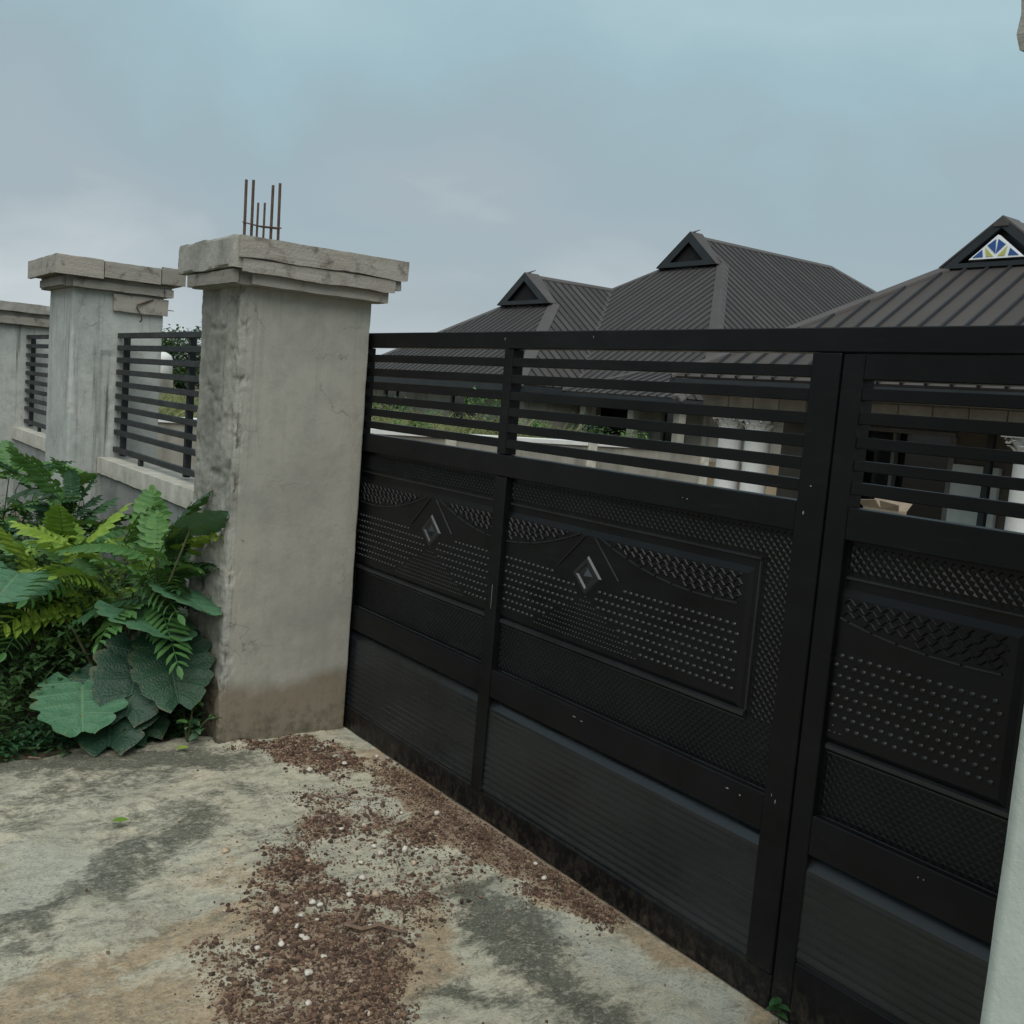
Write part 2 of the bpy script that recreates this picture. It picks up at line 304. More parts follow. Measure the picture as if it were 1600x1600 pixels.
def bigleafmat(name, c1, c2, vc):
    m = leafmat(name, c1, c2, 0.5, 0.12, 0.14); t = m.node_tree; b = [n for n in t.nodes if n.type == 'BSDF_PRINCIPLED'][0]; src = b.inputs['Base Color'].links[0].from_socket
    uv = t.nodes.new('ShaderNodeUVMap'); uv.uv_map = 'leaf'; sp = t.nodes.new('ShaderNodeSeparateXYZ'); t.links.new(uv.outputs[0], sp.inputs[0])
    a_ = mth(t, 'ABSOLUTE', mth(t, 'MULTIPLY_ADD', sp.outputs[1], 2.0, -1.0)); ph = mth(t, 'FRACT', mth(t, 'ADD', mth(t, 'MULTIPLY_ADD', sp.outputs[0], 5.0, 1.0), mth(t, 'MULTIPLY', a_, -0.9)))
    sv = mth(t, 'ABSOLUTE', mth(t, 'ADD', ph, -0.5)); side = mth(t, 'MULTIPLY', ramp(t, mth(t, 'SUBTRACT', 0.5, sv), ((0.0, 1.0), (0.05, 0.0))), ramp(t, a_, ((0.75, 1.0), (1.0, 0.2)))); mid = ramp(t, a_, ((0.012, 1.0), (0.04, 0.0)))
    v = coords(t); vf = mth(t, 'MAXIMUM', side, mid); c = mix(t, mth(t, 'MULTIPLY', vf, 0.75), src, vc)
    net = t.nodes.new('ShaderNodeTexVoronoi'); net.feature = 'DISTANCE_TO_EDGE'; net.inputs['Scale'].default_value = 55; t.links.new(v, net.inputs['Vector']); c = mix(t, ramp(t, net.outputs['Distance'], ((0.0, 0.35), (0.10, 0.0))), c, vc)
    c = mix(t, ramp(t, noise(t, v, 21, 5, 0.7), ((0.62, 0.0), (0.72, 0.8))), c, (0.10, 0.085, 0.03)); c = mix(t, mth(t, 'MULTIPLY', ramp(t, a_, ((0.88, 0.0), (1.0, 1.0))), ramp(t, noise(t, v, 13, 4), ((0.5, 0.0), (0.65, 0.7)))), c, (0.13, 0.10, 0.04))
    t.links.new(c, b.inputs['Base Color']); bump(t, b, mth(t, 'MULTIPLY_ADD', vf, -1.0, mth(t, 'MULTIPLY', net.outputs['Distance'], 1.5)), 0.6, 0.004); return m
M_LBIG = bigleafmat('blue_green_big_leaf', (0.040, 0.125, 0.070), (0.075, 0.175, 0.095), (0.13, 0.24, 0.13)); M_LBIGD = bigleafmat('deep_green_big_leaf', (0.009, 0.036, 0.021), (0.017, 0.054, 0.030), (0.03, 0.08, 0.042))
M_LUNDER = leafmat('undergrowth_leaf', (0.014, 0.040, 0.015), (0.045, 0.10, 0.030)); M_STEM = simple('green_brown_stem', (0.04, 0.055, 0.02), (0.08, 0.085, 0.035), 20, 0.8, 0)
M_FAR = leafmat('far_tree_leaf', (0.022, 0.055, 0.032), (0.045, 0.085, 0.045)); M_GRASS = leafmat('tall_grass', (0.11, 0.14, 0.055), (0.27, 0.27, 0.14), 0.6, 0.3); M_BARK = simple('bark', (0.05, 0.04, 0.03), (0.10, 0.08, 0.06), 8, 0.9, 0.5, 30)
M_SOIL = simple('bare_soil', (0.11, 0.085, 0.055), (0.20, 0.155, 0.10), 1.4, 0.97, 0.6, 14, dist=0.02)
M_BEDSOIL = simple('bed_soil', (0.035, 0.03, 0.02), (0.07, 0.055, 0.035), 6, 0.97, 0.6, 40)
M_GRAV = None

# ================================================================= SETTING
# ---- terrain: one sheet to the horizon
def gz(x, y):
    z = -0.03 - 0.42*np.clip((y-0.6)/3.5, 0, 1)
    z = z + 0.95*np.clip((-13.5-x)/0.6, 0, 1)*np.clip((y-1.0)/2.0, 0, 1)
    return z
gx = np.unique(np.r_[-900, -400, -200, -110, -70, -50, np.arange(-40, 12.1, 0.9), np.arange(-14.4, -13.0, 0.15), 20, 40, 100, 400, 900])
gy = np.unique(np.r_[-900, -300, -80, -30, -12, np.arange(-6, 36.1, 0.75), 50, 80, 140, 260, 500, 900])
XX, YY = np.meshgrid(gx, gy, indexing='ij'); P = np.c_[XX.ravel(), YY.ravel(), 0*XX.ravel()]
ZZ = gz(P[:, 0], P[:, 1]) + 0.05*fbm(P*0.35, 3, 3)*(P[:, 1] > 1.2)
P[:, 2] = ZZ; ny_ = len(gy)
F = [(i*ny_+j, (i+1)*ny_+j, (i+1)*ny_+j+1, i*ny_+j+1) for i in range(len(gx)-1) for j in range(ny_-1)]
tag(mobj('ground', P, F, M_SOIL, None, True), 'bare brown soil ground spreading out to the horizon', kind='structure')

# ---- driveway slab: rough weathered concrete, stained
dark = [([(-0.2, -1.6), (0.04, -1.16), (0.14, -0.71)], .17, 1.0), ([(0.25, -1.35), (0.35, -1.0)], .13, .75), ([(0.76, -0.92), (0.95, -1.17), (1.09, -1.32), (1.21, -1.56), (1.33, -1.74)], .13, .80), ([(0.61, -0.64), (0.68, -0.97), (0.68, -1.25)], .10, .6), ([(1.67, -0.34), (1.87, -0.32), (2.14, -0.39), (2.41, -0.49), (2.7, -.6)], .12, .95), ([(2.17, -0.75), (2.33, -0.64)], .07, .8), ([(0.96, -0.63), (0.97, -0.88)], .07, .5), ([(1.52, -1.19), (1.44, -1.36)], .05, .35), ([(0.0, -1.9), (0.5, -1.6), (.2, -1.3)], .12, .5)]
pale = [([(0.78, -1.53), (1.06, -1.49), (1.07, -1.66)], .15, .9), ([(1.7, -0.28), (1.9, -0.26), (2.12, -0.26), (2.35, -0.2), (2.61, -0.12)], .075, 1.0), ([(0.11, 0.02), (0.39, 0.01)], .1, .5), ([(0.82, -0.16), (0.82, -0.34)], .09, .8), ([(1.04, -1.09), (0.95, -1.28)], .09, .6), ([(1.33, -1.12), (1.41, -1.25)], .08, .4), ([(2.6, -.32), (2.9, -.3)], .12, .8)]
ochre = [([(1.61, -1.69), (1.59, -1.46), (1.52, -1.19)], .13, .9), ([(1.81, -0.53), (1.99, -0.68), (2.11, -0.88)], .11, .9), ([(0.27, -0.06), (0.86, -0.06)], .08, .8), ([(1.81, -0.14), (2.18, -0.05), (2.56, -0.01)], .06, .9), ([(1.71, -1.76), (1.82, -1.6), (1.9, -1.35)], .12, .8), ([(1.2, -1.0), (1.35, -0.9)], .09, .6)]
poly1 = [(0.01, -0.56), (0.02, -0.33), (0.17, -0.2), (0.48, -0.2), (0.53, -0.32), (0.36, -0.39), (0.2, -0.47)]
poly2 = [(0.51, -0.04), (0.68, -0.02), (1.12, -0.04), (1.45, -0.02), (1.76, -0.02), (2.06, -0.03), (2.07, -0.11), (1.87, -0.16), (1.65, -0.22), (1.59, -0.3), (1.76, -0.45), (1.8, -0.55), (1.87, -0.68), (2.01, -0.78), (2.09, -0.91), (2.2, -0.95), (2.28, -1.03), (2.09, -1.39), (1.97, -1.32), (1.78, -1.24), (1.62, -1.16), (1.47, -1.04), (1.24, -0.89), (1.08, -0.78), (0.97, -0.6), (0.78, -0.57), (0.63, -0.42), (0.76, -0.31), (0.77, -0.19)]
def segd(px, py, a, b):
    ax, ay = a; bx_, by_ = b; dx, dy = bx_-ax, by_-ay; t = np.clip(((px-ax)*dx+(py-ay)*dy)/(dx*dx+dy*dy+1e-9), 0, 1)
    return np.hypot(px-ax-t*dx, py-ay-t*dy)
def field(px, py, L):
    o = 0*px
    for pts, wd, s in L:
        d = np.min([segd(px, py, pts[i], pts[i+1]) for i in range(len(pts)-1)], axis=0); o = np.maximum(o, s*np.exp(-(d/wd)**2))
    return o
def inside(px, py, poly):
    c = np.zeros(len(px), bool); n = len(poly)
    for i in range(n):
        (x1, y1), (x2, y2) = poly[i], poly[(i+1) % n]
        k = ((y1 > py) != (y2 > py)) & (px < (x2-x1)*(py-y1)/((y2-y1) if y2 != y1 else 1e-9)+x1); c ^= k
    return c
def pdist(px, py, poly):
    d = np.min([segd(px, py, poly[i], poly[(i+1) % len(poly)]) for i in range(len(poly))], axis=0)
    return np.where(inside(px, py, poly), -d, d)
def gmask(px, py):
    d = np.minimum(pdist(px, py, poly1), pdist(px, py, poly2)); q = np.c_[px, py, 0*px]
    d = d + 0.075*fbm(q*7, 3, 41)
    thin = 1-.80*np.exp(-(((px-.80)/.24)**2+((py+.36)/.22)**2))-.45*np.exp(-(((px-1.30)/.22)**2+((py+.50)/.14)**2))
    return np.clip(0.5-d/0.13, 0, 1)*np.clip(0.80+1.2*fbm(q*5.0, 3, 77), 0.10, 1)*thin
def smask(px, py):
    q = np.c_[px, py, 0*px]; x_ = px+0.05*fbm(q*6, 3, 91); wd = np.interp(px, [0.4, 0.7, 1.0, 1.5, 1.9, 2.15], [0.03, 0.16, 0.25, 0.24, 0.13, 0.03])+0.05*fbm(q*8, 3, 92)
    return np.clip((wd+py)/0.05+0.3, 0, 1)*(py < 0.02)*np.clip((x_-0.48)/.12, 0, 1)*np.clip((2.12-x_)/.1, 0, 1)
sx = np.r_[np.arange(-0.30, 3.2, 0.014), np.arange(3.2, 6.6, 0.1)]; sy = np.r_[np.arange(-6, -2.2, 0.1), np.arange(-2.2, 0.06, 0.014), 0.2, 0.45]
SX, SY = np.meshgrid(sx, sy, indexing='ij'); px, py = SX.ravel(), SY.ravel(); q = np.c_[px, py, 0*px]
wx, wy = px+0.10*fbm(q*4, 4, 11), py+0.10*fbm(q*4, 4, 12)
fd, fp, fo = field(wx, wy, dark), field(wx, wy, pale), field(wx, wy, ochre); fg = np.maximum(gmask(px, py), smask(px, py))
strat = fbm(np.c_[px*8+py*2.5, py*4.2-px*1.0, 0*px], 5, 21)     # broom / erosion streaks
qs = q + 0.02*np.c_[fbm(q*9, 3, 1), fbm(q*9, 3, 2), 0*px]
tr_ = strat+.35*fbm(q*14, 3, 22)
hz_ = 0.006*fbm(q*2.1, 3, 31) + 0.0030*(np.floor(tr_*2.2)+np.clip(((tr_*2.2) % 1)*7, 0, 1)) + 0.0045*np.clip(strat, -.6, .6) + 0.0022*fbm(qs*22, 3, 33) + 0.010*fg*np.clip((-py-.02)/.08, 0, 1) - 0.05*np.clip((-0.16-px+0.05*fbm(q*6, 3, 5))/0.12, 0, 1)
hz_ = hz_*(0.25+0.75*np.clip((-py+.0)/.12, 0, 1)) - np.clip(py, 0, 1)*0.05 + 0.002
q[:, 2] = hz_; ny_ = len(sy)
F = [(i*ny_+j, (i+1)*ny_+j, (i+1)*ny_+j+1, i*ny_+j+1) for i in range(len(sx)-1) for j in range(ny_-1)]
def slabmat():
    m, t, b, o = newmat('stained_driveway_concrete'); v = coords(t)
    at = t.nodes.new('ShaderNodeAttribute'); at.attribute_name = 'stain'; sp = t.nodes.new('ShaderNodeSeparateColor'); t.links.new(at.outputs['Color'], sp.inputs[0])
    D, O, Pp = sp.outputs; G = at.outputs['Alpha']
    n1 = noise(t, v, 3.2, 8, 0.66); n2 = noise(t, coords(t, (12, 7, 5)), 1.7, 10, 0.76, 0.25); n3 = noise(t, coords(t, (70, 38, 40)), 1.0, 7, 0.75); n4 = noise(t, v, 12, 7, 0.68)
    c = ramp(t, n1, ((0.3, (0.385, 0.37, 0.28)), (0.5, (0.53, 0.505, 0.39)), (0.72, (0.60, 0.525, 0.39))))
    n5 = mth(t, 'ADD', mth(t, 'MULTIPLY', n4, 0.8), mth(t, 'ADD', mth(t, 'MULTIPLY', n3, 0.8), mth(t, 'MULTIPLY', n2, 0.8)))
    def f(ch, lo, hi, k): return mth(t, 'MULTIPLY', ramp(t, mth(t, 'ADD', ch, mth(t, 'MULTIPLY', mth(t, 'ADD', n5, -1.2), 1.9)), ((lo, 0.0), (hi, 1.0))), k)
    c = mix(t, f(O, 0.22, 0.66, 0.85), c, mix(t, ramp(t, n4, ((0.4, 0.0), (0.65, 1.0))), (0.40, 0.285, 0.165), (0.52, 0.39, 0.25)))
    c = mix(t, f(Pp, 0.25, 0.72, 0.88), c, mix(t, ramp(t, n2, ((0.4, 0.0), (0.62, 1.0))), (0.40, 0.41, 0.335), (0.66, 0.66, 0.56)))
    c = mix(t, mth(t, 'MULTIPLY', ramp(t, n2, ((0.47, 0.0), (0.60, 1.0))), 0.55), c, (0.165, 0.165, 0.13))
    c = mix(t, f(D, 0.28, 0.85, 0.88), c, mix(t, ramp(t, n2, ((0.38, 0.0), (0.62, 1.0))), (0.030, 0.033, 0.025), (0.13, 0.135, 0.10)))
    n6 = noise(t, coords(t, (150, 95, 95)), 1.0, 5, 0.8); gt = ramp(t, noise(t, v, 5.5, 6, 0.7), ((0.38, 0.15), (0.62, 1.0)))
    c = mix(t, mth(t, 'MULTIPLY', ramp(t, n6, ((0.53, 0.0), (0.63, 0.8))), gt), c, (0.10, 0.10, 0.078)); c = mix(t, ramp(t, n6, ((0.34, 0.55), (0.46, 0.0))), c, (0.56, 0.55, 0.46))
    c = mix(t, ramp(t, n3, ((0.56, 0.0), (0.70, 0.65))), c, (0.10, 0.095, 0.075)); c = mix(t, ramp(t, n3, ((0.30, 0.6), (0.44, 0.0))), c, (0.52, 0.50, 0.42))
    c = mix(t, f(G, 0.34, 0.72, 0.8), c, mix(t, ramp(t, n3, ((0.35, 0.0), (0.7, 1.0))), (0.19, 0.115, 0.072), (0.37, 0.27, 0.18)))
    t.links.new(c, b.inputs['Base Color']); b.inputs['Roughness'].default_value = 0.92; b.inputs['Specular IOR Level'].default_value = 0.2
    h = mth(t, 'ADD', mth(t, 'MULTIPLY', n2, 0.9), mth(t, 'MULTIPLY_ADD', n6, 0.35, mth(t, 'MULTIPLY', n3, 0.8))); bump(t, b, h, 1.0, 0.014); return m
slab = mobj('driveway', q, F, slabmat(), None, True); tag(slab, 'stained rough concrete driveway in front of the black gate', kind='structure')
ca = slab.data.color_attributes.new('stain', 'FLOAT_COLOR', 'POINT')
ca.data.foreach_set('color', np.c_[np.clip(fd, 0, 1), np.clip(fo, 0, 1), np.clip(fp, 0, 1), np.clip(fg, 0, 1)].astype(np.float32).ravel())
def slab_z(x, y):
    i = np.clip(np.searchsorted(sx, x)-1, 0, len(sx)-1); j = np.clip(np.searchsorted(sy, y)-1, 0, len(sy)-1); return hz_.reshape(len(sx), len(sy))[i, j]

# ================================================================= PILLARS AND FENCE WALL
def shaft(x0, x1, y0, y1, z0, z1, mat, parent, dfun, st=0.016, zst=0.014, rc=0.010, fine=None):
    pts = []
    def edge(a, b, n):
        L = math.dist(a, b); t = 0.0
        while t < L-1e-6:
            x, y = a[0]+(b[0]-a[0])*t/L, a[1]+(b[1]-a[1])*t/L; pts.append((x, y, n[0], n[1]))
            dd = math.hypot(x-x1, y-y0); step = st if not fine else min(st, max(fine, fine+(dd-0.09)*0.2))
            t += step
    edge((x0, y0), (x1, y0), (0, -1)); edge((x1, y0), (x1, y1), (1, 0)); edge((x1, y1), (x0, y1), (0, 1)); edge((x0, y1), (x0, y0), (-1, 0))
    A = np.array(pts); n = len(A); zs = np.linspace(z0, z1, int((z1-z0)/zst)+1)
    V = np.zeros((len(zs), n, 3)); V[:, :, :2] = A[None, :, :2]; V[:, :, 2] = zs[:, None]; V = V.reshape(-1, 3); Nn = np.tile(A[:, 2:], (len(zs), 1))
    # soften the arrises
    for cx_, cy_ in ((x0, y0), (x1, y0), (x1, y1), (x0, y1)):
        d = np.hypot(V[:, 0]-cx_, V[:, 1]-cy_); kk = np.clip(1-d/(rc*2), 0, 1)*rc*0.5*(1+0.25*fbm(np.c_[V[:, 2]*9, 0*d, 0*d], 3, 8))
        V[:, 0] += kk*np.sign((x0+x1)/2-cx_); V[:, 1] += kk*np.sign((y0+y1)/2-cy_)
    D = dfun(V.copy(), Nn); V[:, :2] += Nn*D[:, None]
    f = [(k*n+i, k*n+(i+1) % n, (k+1)*n+(i+1) % n, (k+1)*n+i) for k in range(len(zs)-1) for i in range(n)]
    f.append(tuple((len(zs)-1)*n+i for i in range(n)))
    return mobj('shaft', V, f, mat, parent, True)
# -- gate pillar nearest the gate's hinge side (left of gate)
p1 = empty('gate_pillar', (-0.27, -0.31, 0), 'tall grey plastered gate pillar with rebar on top, left of the black gate', 'pillar')
def d1(V, n):
    d = 0.0006*fbm(V*6, 3, 3); zc_ = lambda f_, o_, sd_: fbm(np.c_[V[:, 2]*f_, 0*d, 0*d], o_, sd_)
    fr = n[:, 1] < -0.5
    rough = 0.0035*fbm(V*np.array([7, 7, 9]), 4, 51, 0.6) + 0.003*fbm(V*40, 3, 55) - 0.022*np.clip(fbm(V*np.array([8, 8, 15]), 4, 52)-0.40, 0, 1)
    xg = -0.085+0.025*zc_(6, 5, 60); gw = 0.026+0.012*zc_(14, 3, 61)
    groove = -0.040*np.exp(-((V[:, 0]-xg)/np.clip(gw, .003, 1))**2)*np.clip(0.75+0.8*zc_(3, 4, 62), 0.1, 1)
    xg2 = -0.33+0.03*zc_(3, 4, 63); groove2 = -0.025*np.exp(-((V[:, 0]-xg2)/0.025)**2)*np.clip(zc_(4, 3, 64)+.2, 0, 1)
    lip = 0.014*np.clip((V[:, 0]-xg)/0.02, 0, 1)+0.004*np.exp(-((V[:, 0]+0.36)/0.05)**2)
    d = np.where(fr, rough*np.where(V[:, 0] > xg, 0.5, 1.0)+groove+groove2+lip, d)
    ex = np.exp(-np.hypot(V[:, 0], V[:, 1]+0.618)/0.02); d = d-0.028*np.clip(fbm(V*np.array([26, 26, 17]), 4, 70, .6)-0.28, 0, 1)*ex
    pxf = n[:, 0] > 0.5
    return np.where(pxf, d-0.002*np.clip((V[:, 1]+0.052)/0.006, 0, 1), d)
s1 = shaft(-0.547, 0.0, -0.618, 0.0, -0.05, 2.06, M_P1, p1, d1, 0.014, 0.008, 0.008, 0.004)
s1.data.materials.append(M_P1R); s1.data.update()
for pl in s1.data.polygons:
    c_ = pl.center
    if c_.y < -0.598 or (c_.y < -0.57 and c_.x < -0.01): pl.material_index = 1
cc1 = rough_box('cap', (-0.64, 0.095, -0.712, 0.095, 2.118, 2.252), M_CAPC, p1, 0.014, 0.0010, 14, 0.003, 0.006, 3)
rough_box('cap_step', (-0.535, 0.050, -0.672, 0.035, 2.052, 2.117), M_CAPC, p1, 0.02, 0.001, 12, 0.001, 0.003, 5)
rough_box('formwork_board', (0.0975, 0.118, -0.69, 0.115, 2.162, 2.250), M_WOODY, p1, 0.012, 0.0003, 16, 0.006, 0.0015, 11)
rough_box('formwork_board', (0.0955, 0.110, -0.672, 0.055, 2.100, 2.158), M_WOODY, p1, 0.012, 0.0003, 16, 0.004, 0.0015, 12)
rough_box('formwork_board', (0.052, 0.078, -0.615, 0.040, 2.054, 2.112), M_WOODY, p1, 0.015, 0.0003, 16, 0.0015, 0.0015, 13)
rough_box('formwork_board', (-0.53, 0.070, -0.698, -0.674, 2.056, 2.112), M_WOODX, p1, 0.015, 0.0003, 16, 0.0015, 0.0015, 15)
# starter bars set in the pillar head (two short, four long) and a stirrup tying them
rbar = [(-0.27, -0.531, 2.548), (-0.275, -0.496, 2.553), (-0.27, -0.473, 2.456), (-0.265, -0.443, 2.461), (-0.27, -0.405, 2.547), (-0.27, -0.368, 2.562)]
for i, (x, y, zt) in enumerate(rbar):
    dx, dy = random.uniform(-.006, .006), random.uniform(-.006, .006)
    MB().tube([(x, y, 2.2), (x+dx*.4, y+dy*.4, 2.35), (x+dx, y+dy, zt)], 0.0052 if i in (2, 3) else 0.0068, 7).build('rebar', M_REBAR, p1)
MB().tube([(-0.262, -0.545, 2.357), (-0.260, -0.47, 2.352), (-0.262, -0.36, 2.360)], 0.0032, 6).tube([(-0.280, -0.54, 2.361), (-0.281, -0.45, 2.352), (-0.279, -0.362, 2.356)], 0.0028, 6).build('stirrup', M_REBAR, p1)
# -- second pillar
def d2(V, n):
    d = 0.0012*fbm(V*5, 3, 23)+0.0008*fbm(V*30, 2, 24)
    yb = -0.335+0.008*fbm(np.c_[V[:, 2]*5, 0*d, 0*d], 3, 26)
    d = np.where((n[:, 0] > .5) & (V[:, 1] > -0.415+0.01*fbm(np.c_[V[:, 2]*4, 0*d, 0*d], 2, 29)) & (V[:, 1] < yb) & (V[:, 2] < 1.76), d-0.012, d)
    return d-0.025*np.clip(fbm(V*14, 3, 27)-.4, 0, 1)*np.exp(-np.hypot(V[:, 0]+3.184, V[:, 1]+0.618)/0.03)
p2 = empty('fence_pillar', (-3.53, -0.31, 0), 'streaked grey fence pillar with plank-edged cap and bent wire', 'pillar')
shaft(-3.89, -3.184, -0.618, 0.0, -0.05, 2.19, M_P2, p2, d2, 0.014, 0.02)
rough_box('cap', (-3.985, -3.105, -0.725, 0.095, 2.262, 2.375), M_CAPC, p2, 0.03, 0.001, 10, 0.001, 0.004, 33)
rough_box('cap_step', (-3.94, -3.15, -0.67, 0.04, 2.18, 2.261), M_CAPC, p2, 0.03, 0.001, 10, 0.001, 0.003, 34)
for (b_, m_, s_) in (((-4.0, -3.10, -0.752, -0.727, 2.255, 2.378), M_WOODX, 41), ((-3.102, -3.078, -0.75, -0.445, 2.252, 2.378), M_WOODY, 42), ((-3.102, -3.080, -0.440, -0.06, 2.262, 2.372), M_WOODY, 43), ((-3.102, -3.084, -0.055, 0.115, 2.268, 2.385), M_WOODY, 44),
                     ((-3.148, -3.125, -0.63, -0.02, 2.182, 2.235), M_WOODY, 45), ((-3.148, -3.122, -0.015, 0.045, 2.182, 2.236), M_WOODY, 46), ((-3.86, -3.16, -0.695, -0.672, 2.185, 2.240), M_WOODX, 47), ((-3.178, -3.150, -0.355, 0.02, 2.050, 2.165), M_WOODY, 48)):
    rough_box('formwork_board', b_, m_, p2, 0.02, 0.0004, 14, 0.0015, 0.0015, s_)
MB().tube([(-3.146, -0.09, 2.155), (-3.135, -0.20, 2.105), (-3.13, -0.205, 2.085), (-3.135, -0.17, 2.035), (-3.14, -0.165, 2.005), (-3.14, -0.178, 1.99)], 0.006, 6).build('bent_wire', M_REBAR, p2)
MB().tube([(-3.16, 0.0, 2.095), (-3.155, 0.06, 2.094)], 0.003, 5).build('nail', M_REBAR, p2)
# -- third pillar
p3 = empty('fence_pillar', (-6.7, -0.31, 0), 'lower far fence pillar with thin two-step cap at left edge', 'pillar')
shaft(-7.05, -6.37, -0.618, 0.0, -0.05, 1.99, M_P2, p3, lambda V, n: 0.003*fbm(V*5, 3, 83), 0.03, 0.04)
rough_box('cap', (-7.15, -6.27, -0.72, 0.10, 2.105, 2.19), M_CAPC, p3, 0.04, 0.001, 10, 0.001, 0.004, 53)
rough_box('cap_step', (-7.10, -6.33, -0.67, 0.05, 1.985, 2.104), M_CAPC, p3, 0.04, 0.001, 10, 0.001, 0.004, 54)
rough_box('formwork_board', (-6.328, -6.305, -0.66, 0.04, 1.99, 2.065), M_WOODY, p3, 0.03, 0.0005, 14, 0.002, 0.002, 55)
# -- right gate pillar, close to the camera
p4 = empty('gate_pillar', (3.84, -0.31, 0), 'pale smooth gate pillar at the right end of the gate, cut by the frame', 'pillar')
shaft(3.565, 4.11, -0.618, 0.0, -0.05, 2.25, M_P4, p4, lambda V, n: 0.0003*fbm(V*6, 3, 93), 0.02, 0.03, 0.003, 0.003)
rough_box('cap', (3.465, 4.21, -0.72, 0.10, 2.246, 2.37), M_CAPC, p4, 0.03, 0.004, 10, 0.004, 0.010, 63)

# -- low walls with copings and railings between the pillars
def fence_bay(xa, xb, lab, side):
    wl = empty('boundary_wall', ((xa+xb)/2, -0.25, 0), 'low grey plastered wall with pale coping, '+lab, 'wall')
    rough_box('wall_body', (xa+0.002, xb-0.002, -0.385, -0.13, -0.06, 0.918), M_WALL, wl, 0.06, 0.003, 6, 0, 0.0, 71)
    rough_box('coping', (xa+0.003, xb-0.003, -0.415, -0.09, 0.92, 1.03), M_COPE, wl, 0.03, 0.0005, 9, 0.0004, 0.002, 72)
    rl = empty('railing', ((xa+xb)/2, -0.29, 1.03), 'dark grey horizontal slat railing above the wall, '+lab, 'railing')
    for i in range(9):
        zt = 1.900-0.0838*i; MB().box(xa+0.012, xb-0.012, -0.315, -0.283, zt-0.036, zt, 0.003).build('slat', M_RAIL, rl)
    MB().box(xa+0.004, xb-0.004, -0.315, -0.283, 1.072, 1.108, 0.003).build('slat', M_RAIL, rl)
    for x in (xa+0.05, xb-0.7 if side else xb-1.2): MB().box(x, x+0.045, -0.2815, -0.245, 1.045, 1.884, 0.003).build('post', M_RAIL, rl)
    for x in (xa+0.62, xb-0.5): MB().box(x, x+0.045, -0.312, -0.286, 1.028, 1.073, 0.002).build('foot', M_RAIL, rl)
fence_bay(-3.184, -0.547, 'between the rebar pillar and the plank-capped pillar', False)
fence_bay(-6.37, -3.89, 'beyond the plank-capped pillar at the left edge', True)

# ================================================================= GATE
gate = empty('metal_gate', (1.3, 0.05, 0), 'wide black steel sliding gate with slats above embossed panels', 'gate')
door = empty('pedestrian_door', (3.1, 0.05, 0), 'black steel wicket door at the right end of the gate', 'door')
Y0 = 0.012; YB = Y0+0.055
def bar(name, x0, x1, z0, z1, parent, y0=Y0, y1=YB, mat=None, c=0.003): return MB().box(x0, x1, y0, y1, z0, z1, c).build(name, mat or M_GATE, parent)
bar('top_rail', -0.15, 3.66, 1.850, 1.916, gate)
bar('post', 1.092, 1.147, 1.4465, 1.8485, gate); bar('post', 1.100, 1.174, 0.112, 1.359, gate, Y0-0.003)
bar('post', 2.556, 2.650, 0.112, 1.8485, gate, Y0-0.003, YB+0.02)
bar('post', -0.15, -0.06, 0.112, 1.8485, gate)
bar('middle_rail', -0.058, 2.5545, 1.361, 1.445, gate)
for a, b_ in ((-0.058, 1.0985), (1.1755, 2.5545)):
    bar('lower_rail', a, b_, 0.497, 0.607, gate)
bar('bottom_rail', -0.15, 2.651, 0.006, 0.110, gate)
ZT = (1.816, 1.752, 1.688, 1.626, 1.565, 1.505)
for zt in ZT:
    bar('slat', -0.058, 1.0905, zt-0.0335, zt, gate, Y0+0.002, Y0+0.034, c=0.002); bar('slat', 1.1485, 2.5545, zt-0.0335, zt, gate, Y0+0.002, Y0+0.034, c=0.002)
def bead(mb, path, y, wd, h):
    """half-round pressed bead along a path in the x-z plane"""
    n = len(path); b = len(mb.v)
    for i, (x, z) in enumerate(path):
        a = path[max(i-1, 0)]; c = path[min(i+1, n-1)]; dx, dz = c[0]-a[0], c[1]-a[1]; L = math.hypot(dx, dz) or 1; nx, nz_ = -dz/L, dx/L
        for o, yy in ((-1, 0), (-0.55, -h), (0.55, -h), (1, 0)): mb.v.append((x+nx*wd*o, y+yy, z+nz_*wd*o))
    for i in range(n-1):
        for k in range(3): mb.f.append((b+i*4+k, b+(i+1)*4+k, b+(i+1)*4+k+1, b+i*4+k+1))
    mb.f.append((b, b+1, b+2, b+3)); m = b+(n-1)*4; mb.f.append((m+3, m+2, m+1, m))
arcp = [(0.054, 1.213), (0.12, 1.188), (0.205, 1.163), (0.27, 1.146), (0.344, 1.132), (0.42, 1.122), (0.507, 1.116), (0.60, 1.115), (0.703, 1.119)]
def arc_z(ax): return np.interp(ax, [p[0] for p in arcp], [p[1] for p in arcp])
